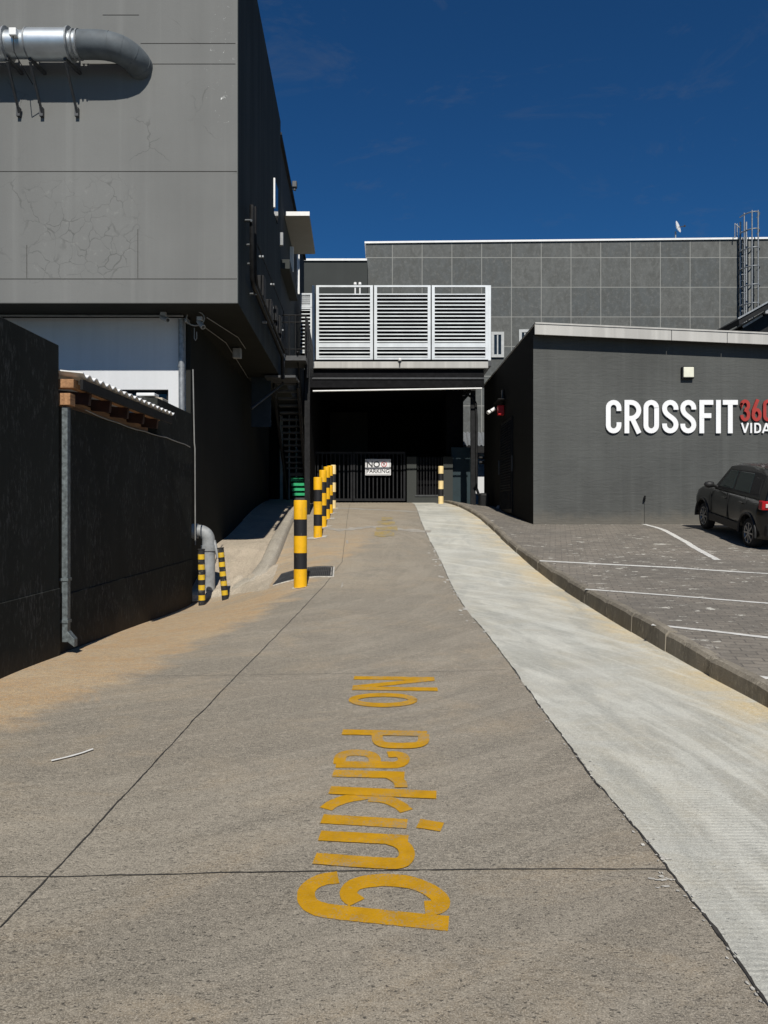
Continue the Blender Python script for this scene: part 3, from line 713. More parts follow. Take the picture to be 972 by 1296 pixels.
# thin conduit / cable on low wall
def wire(name, pts, r, mat, label, cat='cable', group=None):
    mb = MB(); mb.tube(pts, r, 6); o = mb.build(name, mat); return tag(o, label, cat, group)
pts = []
for k in range(14):
    u = k/13; Y = 8.5+u*4.6; pts.append((-3.315, Y, ZC+1.055-.06*math.sin(u*6)*.3-.06*u+(.0 if k % 3 else .01)))
wire('cable', pts, .008, M['cable'], 'thin pale cable running along the top of the low black wall under the rafters')
wire('conduit', [(cx(243.5,13.2), 13.24, cz(467,13.2)), (cx(245.2,13.2), 13.24, cz(560,13.2)), (cx(246,13.2), 13.24, cz(567,13.2)), (cx(246.5,13.2), 13.24, cz(690,13.2))], .012, M['cable'], 'thin grey vertical conduit at the corner of the dark side wall', 'conduit')

# timber lean-to roof
t = thing('lean_to_roof', 'timber framed lean-to roof with white corrugated sheets over the low black wall', 'roof', (-3.6, 9, ZC+1.2))
ze = ZC+1.325
mb = MB(); n = 110; vs = []; th = .012
for i in range(n+1):
    Y = 7.79+(11.2-7.79)*i/n; w = .02*math.cos(i*math.pi*2*18/n)
    vs += [(-3.06, Y, ze+w), (-6.3, Y, ze+w+.35), (-6.3, Y, ze+w+.35+th), (-3.06, Y, ze+w+th)]
mb.add(vs, [(4*i+a, 4*i+b, 4*i+4+b, 4*i+4+a) for i in range(n) for a, b in ((0,1),(1,2),(2,3),(3,0))]+[(0,1,2,3), (4*n+3,4*n+2,4*n+1,4*n)]); mb.build('roof_sheet', M['white'], t)
mb = MB(); mb.box(-3.11, -3.08, 7.84, 11.15, ze-.14, ze-.03); mb.build('eave_board', M['bsteel'], t, bevel=.004)
mb = MB(); mb.box(-3.42, -3.16, 7.80, 7.92, ze-.125, ze-.035); mb.build('timber_end', M['wood'], t, bevel=.004)
mb = MB(); mb.box(-3.40, -3.19, 7.79, 7.92, ze-.30, ze-.18); mb.build('timber_end', M['wood'], t, bevel=.004)
mb = MB(); mb.box(-3.56, -3.42, 7.93, 11.1, ze-.29, ze-.18); mb.build('wall_plate', M['wood'], t, bevel=.004)
for k in range(5):
    Y = 8.35+k*.62; mb = MB(); mb.beam((-3.2, Y, ze-.17), (-6.2, Y, ze+.13), .07, .13); mb.build('rafter', M['redwood'], t, bevel=.003)
mb = MB(); mb.box(-3.30, -3.24, 7.94, 11.08, ze-.10, ze-.04); mb.build('purlin', M['wood'], t, bevel=.004)

# ---------------------------------------------------------------- left building
t = thing('grey_building', 'tall grey rendered building with overhanging upper floors on the left', 'building', (-6, 20, 0))
zs = ZC+3.431
def fx(Y): return -2.48-.039*(Y-13)
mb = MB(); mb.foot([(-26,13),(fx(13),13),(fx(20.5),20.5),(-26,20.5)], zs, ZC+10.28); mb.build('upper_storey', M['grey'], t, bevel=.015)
mb = MB(); mb.foot([(fx(13)-.3,13.004),(fx(13)+.006,13.004),(fx(20.5)+.006,20.5),(fx(20.5)-.3,20.5)], zs+.004, ZC+10.276); mb.build('side_face', M['black_side2'], t)  # overlay sheet, painted dark to carry the shade of this side
mb = MB(); mb.foot([(-26,13.006),(fx(13)-.004,13.006),(fx(20.5)-.004,20.5),(-26,20.5)], zs-.004, zs+.02); mb.build('soffit', M['black_side'], t)  # sheet painted black to stand for shade under the overhang
mb = MB(); mb.foot([(-26,20.5),(fx(20.5)-.05,20.5),(fx(31)-.05,31),(-26,31)], ZC+3.6, ZC+9.93); mb.build('rear_upper_storey', M['dgrey'], t)
mb = MB(); mb.foot([(fx(20.5)-.2,20.52),(fx(20.5)+.03,20.52),(fx(31)+.03,31.02),(fx(31)-.2,31.02)], ZC+9.93, ZC+10.0); mb.build('roof_edge_trim', M['bsteel'], t)
mb = MB(); mb.foot([(-26,14.0),(-3.56,14.0),(-3.56,14.25),(-26,14.25)], -.6, zs-.002)
# window opening is cut by building the wall round it
wx0, wx1, wz0, wz1 = cx(150,14), cx(213,14), cz(560,14), cz(493,14)
mb = MB()
mb.box(-26, wx0, 14, 14.25, -.6, zs-.002); mb.box(wx1, -3.56, 14, 14.25, -.6, zs-.002); mb.box(wx0, wx1, 14, 14.25, wz1, zs-.002); mb.box(wx0, wx1, 14, 14.25, -.6, wz0)
mb.build('white_wall', M['white_wall'], t)
w = MB().box(wx0-.02, wx1+.02, 14.16, 14.2, wz0-.02, wz1+.02).build('window', M['glass'], t)
mb = MB(); 
for x in (wx0+.02, (wx0+wx1)/2, wx1-.06): mb.box(x, x+.05, 14.10, 14.15, wz0, wz1)
mb.box(wx0, wx1, 14.095, 14.155, wz1-.05, wz1); o = mb.build('frame', M['bsteel'], w)
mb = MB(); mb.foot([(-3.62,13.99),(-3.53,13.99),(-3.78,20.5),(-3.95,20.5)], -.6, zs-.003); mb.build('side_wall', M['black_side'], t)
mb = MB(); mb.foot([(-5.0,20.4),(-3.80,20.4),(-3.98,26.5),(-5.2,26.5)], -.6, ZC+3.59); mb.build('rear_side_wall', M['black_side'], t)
mb = MB(); mb.box(cx(317,20.3), cx(342,20.3), 20.44, 20.5, ZC+2.1, cz(476,20.4)); mb.build('transom_panel', M['win'], t)
mb = MB(); mb.foot([(-26,13.05),(-2.52,13.05),(-2.62,14.3),(-26,14.3)], zs-.01, zs-.004); 
# render joints
mb = MB()
for py, x0, x1 in ((217,-26,-2.495),(353,-26,-2.495)): z = cz(py,13); mb.box(x0, x1, 12.996, 13.02, z-.005, z+.005)
for py, a, b in ((55,178,298),(81,104,298)): z = cz(py,13); mb.box(cx(a,13), cx(b,13), 12.996, 13.02, z-.0045, z+.0045)
mb.box(cx(130,13), cx(176,13), 12.9955, 13.02, cz(19,13)-.004, cz(19,13)+.004)
mb.box(cx(174.5,13)-.004, cx(174.5,13)+.004, 12.9965, 13.02, cz(352,13), cz(290,13)); mb.box(cx(34,13)-.004, cx(34,13)+.004, 12.9965, 13.02, cz(352,13), cz(310,13))
mb.build('render_joint', M['joint'], t)
# soffit lip and roof coping
mb = MB(); mb.box(-26, -2.47, 12.985, 13.35, ZC+10.28, ZC+10.36); mb.build('coping', M['dsteel'], t)
# white fin added in place of the slot window's sunlit reveal
Yf = 18.7; mb = MB(); mb.box(fx(Yf)-.02, fx(Yf)+.045, Yf, Yf+.08, cz(262,Yf), cz(225,Yf)); mb.build('window_fin', M['white'], t)
mb = MB(); mb.box(fx(19)-.02, fx(19)+.02, 18.78, 19.5, cz(268,Yf), cz(222,Yf)); mb.build('slot_window', M['glass'], t)
# canopies
mb = MB(); mb.box(fx(22.2)+.0, cx(391.5,22.2)+.01, 22.17, 22.2, ZC+8.39, ZC+8.51); mb.build('canopy_edge', M['white'], t)
def slab(pts, z, th): m = MB(); m.foot(pts, z-th, z); return m
slab([(fx(22.2)-.05,22.2),(cx(391.5,22.2),22.2),(-2.30,25.6),(fx(25.6)-.05,25.6)], ZC+8.5, .10).build('canopy', M['canopyu'], t, bevel=.01)
slab([(fx(20.9)-.05,20.9),(-2.57,20.9),(-2.72,24.2),(fx(24.2)-.05,24.2)], ZC+6.72, .26).build('canopy', M['dgrey'], t, bevel=.01)
mb = MB(); mb.box(fx(24)-.04, fx(24)+.07, 24, 24.1, cz(343,24), cz(312,24)); mb.build('white_trim', M['white'], t); mb = MB(); mb.box(fx(27)-.04, fx(27)+.05, 27, 27.07, cz(372,27), cz(322,27)); mb.build('white_trim', M['white'], t)
mb = MB(); mb.box(fx(20.2), fx(20.2)+.10, 20.2, 20.3, cz(310,20.2), cz(294,20.2)); mb.build('wall_vent', M['pvc2'], t)
# rooftop floodlight
t = thing('roof_lamp', 'tiny floodlight on a bracket at the roof edge of the grey building', 'lamp', tuple(at(369,238,25)))
mb = MB(); mb.tube([at(366,240,25), at(370,238,25), at(373,241,25)], .03, 8); mb.build('bracket', M['galv'], t)
mb = MB(); mb.beam(at(370,234,25), at(376,234,25), .18, .2); mb.tube([at(373,234,25),at(373,241,25)], .05, 8); mb.build('lamp_head', M['dsteel'], t, bevel=.02)

# white pipe down the white wall
t = thing('downpipe', 'slim pale round downpipe at the right end of the white wall', 'pipe', (cx(230,13.9), 13.9, 1))
mb = MB(); mb.tube([at(229.5,404,13.9), at(230.5,515,13.9)-Vector((0,0,1.5))], .055, 14); mb.build('pipe', M['galv'], t)
mb = MB(); mb.tube([at(229.5,462,13.9), at(229.6,465,13.9)], .062, 14); mb.build('collar', M['galv'], t)
mb = MB(); mb.box(cx(236,13.95), cx(240,13.95), 13.8, 13.99, cz(409,13.9), cz(404,13.9)); tag(mb.build('junction_box', M['galv'], bevel=.01), 'small grey junction box high on the white wall beside the downpipe', 'junction box')
# concrete pier and its white cap behind the lean-to
t = thing('concrete_pier', 'stubby raw concrete pier standing against the window of the white wall', 'pier', (cx(193,12.6), 12.6, 1))
mb = MB(); mb.box(cx(180,12.6), cx(208,12.6), 12.5, 12.85, .0, cz(504,12.6)); mb.build('pier', M['mortar'], t, bevel=.02)
mb = MB(); mb.box(cx(176,12.6), cx(199,12.6), 12.45, 12.7, cz(505,12.6)+.03, cz(501,12.6)+.03); mb.build('cap', M['white'], t, bevel=.01)
# soffit conduits, cameras, light
for k, (pya, pyb) in enumerate(((395,394),(399,399.5))):
    wire('conduit', [at(-20,pya,13.7), at(120,pyb,13.7), at(232,pyb,13.7)], .018, M['cable' if k else 'bsteel'], ['black conduit strung under the soffit, the upper of two','pale grey conduit strung under the soffit, the lower of two'][k], 'conduit')
def camera_obj(name, label, p, d, mat, s=1.0, cat='camera'):
    t = thing(name, label, cat, tuple(p)); p = Vector(p); d = Vector(d).normalized()
    mb = MB(); mb.box(p.x-.07*s, p.x+.07*s, p.y-.07*s, p.y+.07*s, p.z+.07*s, p.z+.16*s); mb.tube([p+Vector((0,0,.1*s)), p], .025*s, 8); mb.build('mount', mat, t, bevel=.01*s)
    mb = MB(); mb.tube([p-d*.10*s, p+d*.16*s], .055*s, 14); mb.tube([p+d*.05*s, p+d*.2*s], .062*s, 14); mb.build('housing', mat, t)
    mb = MB(); mb.tube([p+d*.19*s, p+d*.203*s], .045*s, 14); mb.build('lens', M['glass'], t)
    return t
camera_obj('security_camera', 'small grey bullet camera under the soffit, above the white wall', at(207,403,13.6), (.7,-.6,-.35), M['pvc2'], .7)
camera_obj('security_camera', 'pale bullet camera with looped cable at the soffit corner above the dark side wall', at(253,409,13.6), (.6,-.6,-.7), M['pvc2'], .7)
lp = [at(250,402,13.6)+Vector((.16*math.sin(a)-.03, -.03, .13*math.cos(a)-.02)) for a in [i*.4 for i in range(14)]]
wire('cable', lp, .012, M['cable'], 'loop of pale cable hanging round the corner camera')
wire('cable', [at(246,415,13.7), at(246,428,13.7), at(247.5,431,13.7), at(249,428,13.7), at(249,420,13.7)], .01, M['cable'], 'short cable tail hanging below the corner camera')
wire('cable', [at(252,409,13.7), (-3.30, 16, zs-.03), (-3.62, 20.4, zs-.03)], .008, M['cable'], 'left one of two thin cables running along the dark soffit')
wire('cable', [at(262,402,13.4), (-2.95, 15.5, zs-.03), (-3.0, 16.6, zs-.03)], .008, M['cable'], 'right one of two thin cables running along the soffit to the wedge light')
p = at(300,447,16.6)
t = thing('soffit_light', 'small square pale light fitting hanging under the dark soffit', 'light', tuple(p)); mb = MB(); mb.box(p.x-.09, p.x+.09, p.y-.06, p.y+.1, p.z-.11, p.z+.11); mb.build('housing', M['pvc2'], t, bevel=.02)
mb = MB(); mb.beam(p, Vector((p.x+.1, p.y+.1, zs)), .03, .03); mb.build('bracket', M['bsteel'], t)

# exhaust duct
Ye = 12.59; ra = .245
t = thing('exhaust_duct', 'shiny metal exhaust duct with a grey elbow turning into the wall of the grey building', 'duct', (cx(60,Ye), Ye, cz(58,Ye)))
zc_ = cz(56.5, Ye)
mb = MB(); mb.tube([(cx(-120,Ye),Ye,zc_), (cx(9,Ye),Ye,zc_)], ra, 32); mb.build('duct_section', M['steel'], t)
mb = MB(); mb.tube([(cx(38,Ye),Ye,zc_), (cx(90,Ye),Ye,zc_)], ra, 32); mb.build('duct_section', M['steel'], t)
mb = MB(); mb.tube([(cx(9,Ye),Ye,zc_), (cx(40,Ye),Ye,zc_)], ra*.86, 28); mb.build('damper_section', M['steel'], t)
mb = MB(); mb.tube([(cx(90,Ye),Ye,zc_), (cx(103,Ye),Ye,zc_)], ra*.83, 28); mb.build('sleeve', M['steel'], t)
for px in (10, 37, 89.5, 95, 100.5):
    mb = MB(); mb.tube([(cx(px,Ye)-.012,Ye,zc_), (cx(px,Ye)+.012,Ye,zc_)], ra*(1.1 if px in (10,89.5) else .95 if px > 90 else 1.03), 32); mb.build('flange', M['galv'], t)
mb = MB(); mb.box(cx(22,Ye), cx(31,Ye), Ye-.30, Ye-.18, zc_-.02, zc_+.10); mb.build('actuator_box', M['white'], t, bevel=.01)
mb = MB(); mb.tube([(cx(26,Ye),Ye-.25,zc_), (cx(29,Ye),Ye-.3,zc_-.3), (cx(38,Ye),Ye+.1,zc_-.6)], .008, 6); mb.build('actuator_cable', M['bsteel'], t)
segs = [Vector((cx(102,Ye),Ye,zc_)), Vector((cx(124,Ye),Ye,zc_)), Vector((cx(138,Ye),Ye+.02,zc_-.01)), Vector((cx(152,Ye),Ye+.08,zc_-.04)), Vector((cx(162,Ye),Ye+.19,zc_-.09)), Vector((cx(167,Ye),Ye+.34,zc_-.13)), Vector((cx(168,Ye),Ye+.7,zc_-.15))]
rb = ra*.90
mb = MB(); fine = smooth([tuple(p) for p in segs[:1]]+[tuple(p) for p in segs[1:]], 0)
def sm3(P, it):
    for _ in range(it):
        o = [P[0]]
        for a, b in zip(P, P[1:]): o += [a.lerp(b, .25), a.lerp(b, .75)]
        P = o+[P[-1]]
    return P
SG = sm3(segs, 2); mb.tube(SG, rb, 32); mb.build('elbow', M['pvc'], t)
for k in (9, 13, 17, 21):
    d = (SG[k+1]-SG[k-1]).normalized(); mb = MB(); mb.tube([SG[k]-d*.006, SG[k]+d*.006], rb+.004, 32); mb.build('seam', M['pvc'], t)
for px in (4, 33, 77.5):
    x = cx(px+6,Ye); t2 = thing('duct_bracket', {4:'black strut bracket under the shiny duct, leftmost of three',33:'black strut bracket under the shiny duct, middle of three',77.5:'black strut bracket under the shiny duct, rightmost of three'}[px], 'bracket', (x, 12.9, zc_-.8), 'strut brackets carrying the exhaust duct')
    mb = MB(); mb.beam(at(px+5, 78, Ye-.15), at(px+21, 146, 12.97), .035, .035); mb.build('diagonal_strut', M['dsteel'], t2)
    mb = MB(); mb.beam((x+.0, Ye-.05, zc_-.25), at(px+24, 93, 12.99), .05, .05); mb.build('arm', M['dsteel'], t2)
    mb = MB(); mb.box(cx(px+21,13)-.03, cx(px+21,13)+.03, 12.93, 12.995, cz(149,13), cz(138,13)); mb.build('wall_plate', M['dsteel'], t2)

# pipework on the side face
t = thing('wall_pipework', 'black pipes and valves running along the shaded side face of the grey building', 'pipework', (fx(16), 16, ZC+4))
def fpt(px, py, off=.14):
    k = (px-PX0)/F; Y = (-2.48+.039*13+off)/(k+.039); return Vector((fx(Y)+off, Y, cz(py, Y)))
mb = MB(); mb.tube([fpt(319,260), fpt(319,352), fpt(321,362), fpt(357.5,452), fpt(358,480)], .045, 8); mb.build('pipe', M['bsteel'], t)
mb = MB(); mb.tube([fpt(323,262), fpt(323,345), fpt(325,362), fpt(360,446)], .035, 8); mb.build('pipe', M['bsteel'], t)
mb = MB(); mb.tube([fpt(323,302,.1), fpt(359,394,.1), fpt(360,430,.1)], .012, 6); mb.build('cable', M['bsteel'], t)
for px, py in ((311,279),(313,310),(314,334),(317,372)):
    a = fpt(px, py, .02); mb = MB(); mb.tube([a, fpt(px+7, py, .14)], .022, 8); mb.build('pipe_bracket', M['galv'], t)
for px, py in ((330,325),(344,360),(343,390),(356,418),(334,408)):
    a = fpt(px, py, .08); mb = MB(); mb.box(a.x-.03, a.x+.06, a.y-.03, a.y+.03, a.z-.015, a.z+.02); mb.build('clip', M['galv'], t)
for px, py, h in ((328,366,.5),(338,392,.4),(350,412,.45),(345,398,.35)):
    a = fpt(px, py, .03); mb = MB(); mb.box(a.x-.02, a.x+.12, a.y-.14, a.y+.14, a.z-h/2, a.z+h/2); mb.tube([a+Vector((.1,0,-h/2)), a+Vector((.1,0,-h))], .03, 8); mb.build('valve_box', M['bsteel'], t, bevel=.02)
t = thing('diagonal_brace', 'dark steel brace rising to the overhang beside the stairs', 'brace', (-2.9, 20, 3))
mb = MB(); mb.tube([at(318,517,19.4), at(358,486,20.6), at(359,448,20.6)], .035, 8); mb.build('strut', M['dsteel'], t)

# ---------------------------------------------------------------- staircase
t = thing('steel_staircase', 'black open-tread steel staircase with green lowest steps beside the left building', 'staircase', (-2.9, 24, ZC+.1))
nT = 21
for i in range(nT):
    u = i/(nT-1); Y = 27.3-u*6.4; z = ZC+.12+u*3.25; xr = -2.72+u*.38; xl = xr-.6
    mb = MB()
    if i < 7: mb.box(xl+.10, xr-.03, Y-.02, Y+.035, z-.115, z)
    else: mb.box(xl, xr, Y-.02, Y+.25, z-.05, z)
    o = mb.build('tread', M['green'] if 1 < i < 6 else M['dsteel'], t)
    if 1 < i < 6: o['label'] = 'green painted step'
for s in (0, 1):
    mb = MB(); a = Vector((-2.78-.64*s+.02*(1-s), 27.4, ZC)); b = Vector((-2.36-.64*s+.02*(1-s), 20.8, ZC+3.3)); mb.beam(a, b, .05, .24); mb.build('stringer', M['bsteel'], t)
mb = MB(); mb.box(-3.1, -2.3, 19.9, 20.85, ZC+3.33, ZC+3.39); mb.build('half_landing', M['dsteel'], t)
mb = MB(); mb.foot([(fx(21)-.02,21),(cx(387,21),21),(cx(387,21)-.05,22.2),(fx(22.2)-.02,22.2)], cz(456,21), cz(450,21)); mb.build('landing', M['dsteel'], t)
mb = MB(); Yq = 22; x0 = cx(385.5,Yq); x1 = cx(392,Yq); mb.box(x0, x1, Yq, Yq+.15, groad(-2.2,Yq)-.1, cz(402,Yq)-.3); mb.build('post', M['bsteel'], t)
mb = MB(); xx = cx(391,Yq); mb.prism([(xx, 21.6, cz(402,21.6)), (xx, 23.4, cz(440,23.4)), (xx, 23.4, cz(478,23.4)), (xx, 21.6, cz(478,21.6))], (-.05,0,0)); mb.build('side_panel', M['bsteel'], t)
mb = MB()
for py in (399, 408): mb.tube([at(357,py,21.2), at(388,py,21.2)], .02, 6)
mb.tube([at(357,442,21.2), at(388,442,21.2)], .015, 6)
for px in (366, 374, 387): mb.tube([at(px,399,21.2), at(px,452,21.2)], .02, 6)
mb.tube([(-2.36,20.9,ZC+4.2),(-2.78,27.2,ZC+1.05)], .022, 6); mb.tube([(-2.78,27.2,ZC+1.05),(-2.78,27.2,ZC)], .022, 6)
mb.build('handrail', M['bsteel'], t)
# alley wall behind the treads; white posts added to give bright gaps
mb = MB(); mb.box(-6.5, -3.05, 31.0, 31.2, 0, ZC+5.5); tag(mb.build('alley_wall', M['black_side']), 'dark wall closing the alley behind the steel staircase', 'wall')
for k, (px, w) in enumerate(((356,3.6),(366,1.8),(375,1.8))):
    Yk = 30.6; mb = MB(); mb.box(cx(px-w/2,Yk), cx(px+w/2,Yk), Yk, Yk+.12, ZC-.1, cz(470,Yk)); tag(mb.build('steel_post', M['white']), ['wide white post seen through the open stair treads, left of two slim ones','slim white post seen through the stair treads, between the wide post and another slim one','slim white post seen through the stair treads, rightmost of three'][k], 'post', 'white posts behind the staircase')

# ---------------------------------------------------------------- canopy over the gate with plant deck
t = thing('gate_canopy', 'deep dark flat roofed carport over the metal gate carrying the louvred plant screen', 'canopy', (1, 30, ZC))
Yc = 26.0
XL, XR = cx(390,Yc), cx(613,Yc)
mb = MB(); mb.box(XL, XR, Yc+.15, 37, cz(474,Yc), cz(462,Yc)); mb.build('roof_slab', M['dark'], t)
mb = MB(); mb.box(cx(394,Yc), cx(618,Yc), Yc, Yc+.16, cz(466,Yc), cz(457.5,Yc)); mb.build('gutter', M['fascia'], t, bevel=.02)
mb = MB(); mb.box(XL, XR, Yc+.06, Yc+.14, cz(490,Yc), cz(474,Yc)-.01); mb.build('edge_beam', M['dark'], t)  # near-black colour stands in for the gutter's shadow on the beam
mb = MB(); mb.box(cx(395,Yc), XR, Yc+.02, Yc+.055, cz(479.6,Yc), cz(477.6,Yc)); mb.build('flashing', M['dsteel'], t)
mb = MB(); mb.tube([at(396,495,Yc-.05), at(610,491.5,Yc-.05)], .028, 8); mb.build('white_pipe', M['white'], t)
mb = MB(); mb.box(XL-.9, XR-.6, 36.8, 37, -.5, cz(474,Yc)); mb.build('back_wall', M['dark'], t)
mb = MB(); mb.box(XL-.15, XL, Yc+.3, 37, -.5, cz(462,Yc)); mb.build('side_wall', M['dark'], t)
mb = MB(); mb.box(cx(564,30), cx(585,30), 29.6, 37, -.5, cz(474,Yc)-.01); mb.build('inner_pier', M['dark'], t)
Yk = 26.6; mb = MB(); mb.box(cx(596,Yk), cx(602,Yk), Yk, Yk+.18, groad(3,Yk)-.2, cz(489,Yk)); mb.build('column', M['bsteel'], t)
mb = MB(); mb.tube([at(588,504,Yk), at(592,500,Yk), at(598,503,Yk), at(602,511,Yk), at(603,530,Yk), at(603,618,Yk), at(606,626,Yk), at(612,630,Yk)], .05, 10); mb.build('rainwater_pipe', M['bsteel'], t)
mb = MB(); mb.beam(at(586,502,Yk+.2), at(597,488,Yk+.2), .07, .07); mb.build('knee_brace', M['bsteel'], t)
Yt = 28.9; mb = MB(); mb.box(cx(571,Yt), cx(597,Yt), Yt, Yt+.1, ZC-.2, cz(566,Yt)); mb.build('metal_panel', M['teal'], t, bevel=.01)

# gate
Yg = 28.65
def gate(x0, x1, py_t, label):
    t = thing('metal_gate', label, 'gate', tuple(at((x0+x1)/2, 636, Yg)))
    zb = cz(634,Yg); zt = cz(py_t,Yg)
    X0 = cx(x0,Yg); X1 = cx(x1,Yg)
    mb = MB(); mb.box(X0, X1, Yg, Yg+.06, zb, zb+.09); mb.box(X0, X1, Yg, Yg+.06, zt-.08, zt); mb.box(X0, X0+.07, Yg-.003, Yg+.063, zb, zt); mb.box(X1-.07, X1, Yg-.003, Yg+.063, zb, zt); mb.build('frame', M['gsteel'], t)
    k = int((X1-X0)/.145)
    for i in range(1, k):
        x = X0+(X1-X0)*i/k; mb = MB(); mb.box(x-.022, x+.022, Yg+.01, Yg+.05, zb+.09, zt-.08); mb.build('bar', M['gsteel'], t)
gate(447, 513, 572, 'dark steel palisade gate leaf hung with the white sign')
gate(397, 446, 572, 'dark steel gate leaf beside the row of bollards, left of the sign')
t = thing('gate_wall', 'low dark grey wall with a barred opening to the right of the gate', 'wall', tuple(at(542,636,Yg)))
zb = ZC-.5; zt = cz(578,Yg); g = Yg-.03
a, b, c, d = cx(515,Yg), cx(527,Yg), cx(561,Yg), cx(573,Yg); zo = cz(627,Yg)
mb = MB(); mb.box(a, b, g, g+.2, zb, zt); mb.box(c, d, g, g+.2, zb, zt); mb.box(b, c, g, g+.2, zb, zo); mb.build('masonry', M['dgrey'], t)
mb = MB(); mb.box(b-.05, c+.05, g-.03, g+.0, zo-.04, zo+.02); mb.build('sill', M['dsteel'], t)
mb = MB()
for i in range(9): x = b+(c-b)*(i+.5)/9; mb.box(x-.015, x+.015, g+.05, g+.08, zo, zt)
mb.build('grille', M['bsteel'], t)
MB().box(b, c, g+.6, g+.62, zo-.1, zt).build('backing', M['dark'], t)
# no parking sign
def text_mesh(s, size, depth, mat, name, parent, pos, sx=1, off=0, align='CENTER'):
    cu = bpy.data.curves.new('t', 'FONT'); cu.body = s; cu.size = size; cu.extrude = depth; cu.offset = off; cu.align_x = align
    o = bpy.data.objects.new('t', cu); COL.objects.link(o)
    dg = bpy.context.evaluated_depsgraph_get(); me = bpy.data.meshes.new_from_object(o.evaluated_get(dg))
    bpy.data.objects.remove(o); me.materials.clear(); me.materials.append(mat)
    q = bpy.data.objects.new(name, me); COL.objects.link(q)
    off_ = Vector(parent['_o']); mt = Matrix.Translation(Vector(pos)-off_) @ Matrix.Rotation(math.radians(90), 4, 'X') @ Matrix.Diagonal((sx, 1, 1, 1))
    me.transform(mt); q.parent = parent; return q
Ys = 28.56
t = thing('no_parking_sign', 'white rectangular NO PARKING sign hung on the dark gate', 'sign', tuple(at(478,601,Ys)))
M['signw'] = simple('sign_white', (.75,.75,.75), .4, var=.03, bump=0); M['ink'] = simple('black_ink', (.02,.02,.02), .5, bump=0); M['rink'] = simple('red_ink', (.5,.06,.05), .5, bump=0)
x0, x1, z0, z1 = cx(462.3,Ys), cx(494.6,Ys), cz(601.5,Ys), cz(581,Ys)
MB().box(x0, x1, Ys, Ys+.02, z0, z1).build('board', M['signw'], t, bevel=.004)
mb = MB(); q = .03
for a_ in ((x0+q,x1-q,z0+q,z0+q+.012),(x0+q,x1-q,z1-q-.012,z1-q),(x0+q,x0+q+.012,z0+q+.012,z1-q-.012),(x1-q-.012,x1-q,z0+q+.012,z1-q-.012)): mb.box(a_[0], a_[1], Ys-.004, Ys, a_[2], a_[3])
mb.build('border', M['ink'], t)
H = z1-z0
text_mesh('NO', .30, .003, M['ink'], 'lettering', t, (x0+.30, Ys-.004, z0+.305), 1.05, .006)
text_mesh('PARKING', .20, .003, M['ink'], 'lettering', t, ((x0+x1)/2, Ys-.004, z0+.09), 1.02, .002)
mb = MB(); cc = Vector((x0+.70, Ys-.004, z0+.41)); ring = [cc+Vector((.095*math.cos(a_*math.pi/12), 0, .095*math.sin(a_*math.pi/12))) for a_ in range(25)]
mb.tube(ring, .012, 6); mb.beam(cc+Vector((-.065,0,.065)), cc+Vector((.065,0,-.065)), .02, .01); mb.build('prohibition_symbol', M['rink'], t)
text_mesh('P', .14, .002, M['ink'], 'lettering', t, (cc.x, Ys-.003, cc.z-.05), 1, .002)

# louvred screens
def screen(x0, x1, y0, y1, Y, label, nS, toprow=True):
    t = thing('louvre_screen', label, 'screen', tuple(at((x0+x1)/2, y1, Y)), 'white louvred panels screening the roof plant')
    X0, X1, Z0, Z1 = cx(x0,Y), cx(x1,Y), cz(y1,Y), cz(y0,Y); fw = .10
    mb = MB(); mb.box(X0, X0+fw, Y, Y+.08, Z0, Z1); mb.box(X1-fw, X1, Y, Y+.08, Z0, Z1); mb.box(X0+fw, X1-fw, Y, Y+.08, Z1-.06, Z1); mb.box(X0+fw, X1-fw, Y, Y+.08, Z0, Z0+.07); mb.build('frame', M['louvre'], t)
    zt = Z1-(.30 if toprow else .1); zb = Z0+.12; 
    for i in range(nS):
        z = zb+(zt-zb)*i/(nS-1); wide = (i == 3 and toprow)
        mb = MB(); xa, xb = X0+fw, X1-fw; h = .040; th = .006
        sg = R_.uniform(-.004,.004)
        pts = [(xa, Y+.012, z-.022), (xa, Y+.055, z+.026+sg), (xa, Y+.062, z+.020+sg), (xa, Y+.019, z-.028)]
        if wide: pts = [(xa, Y+.005, z-.075), (xa, Y+.005, z+.07), (xa, Y+.03, z+.07), (xa, Y+.03, z-.075)]
        mb.prism(pts, (xb-xa, 0, 0)); mb.build('slat', M['louvre'], t)
Yl = 26.5
screen(400, 472, 361, 455, Yl, 'white louvred panel next to the staircase, first of the three big ones', 18)
screen(473.5, 545, 361, 455, Yl, 'white louvred panel in the middle of the three big ones', 18)
screen(546.5, 618, 361, 455, Yl, 'white louvred panel at the right end of the three big ones', 18)
screen(371, 396, 389, 447, 29.0, 'narrow louvred panel half hidden behind the stair rail, left of the big three', 12, False)
screen(371, 396, 371, 388.5, 29.0, 'short shaded louvred panel above the narrow one, left of the big three', 5, False)
for k, (px, dy) in enumerate(((396.5,0),(619.7,1),(472.8,.1),(546,.1))):
    Y = Yl+(.0 if k < 2 else .1); w = (.09 if k < 2 else .04); mb = MB(); mb.box(cx(px,Y)-w/2, cx(px,Y)+w/2, Y, Y+.08, cz(456,Y), cz(361 if k < 2 else 363,Y))
    tag(mb.build('screen_post', M['louvre'] if k < 2 else M['bsteel']), ['white post at the left end of the big louvred screen','white post at the right end of the big louvred screen','thin dark post between the first and middle louvred panels','thin dark post between the middle and right louvred panels'][k], 'post')
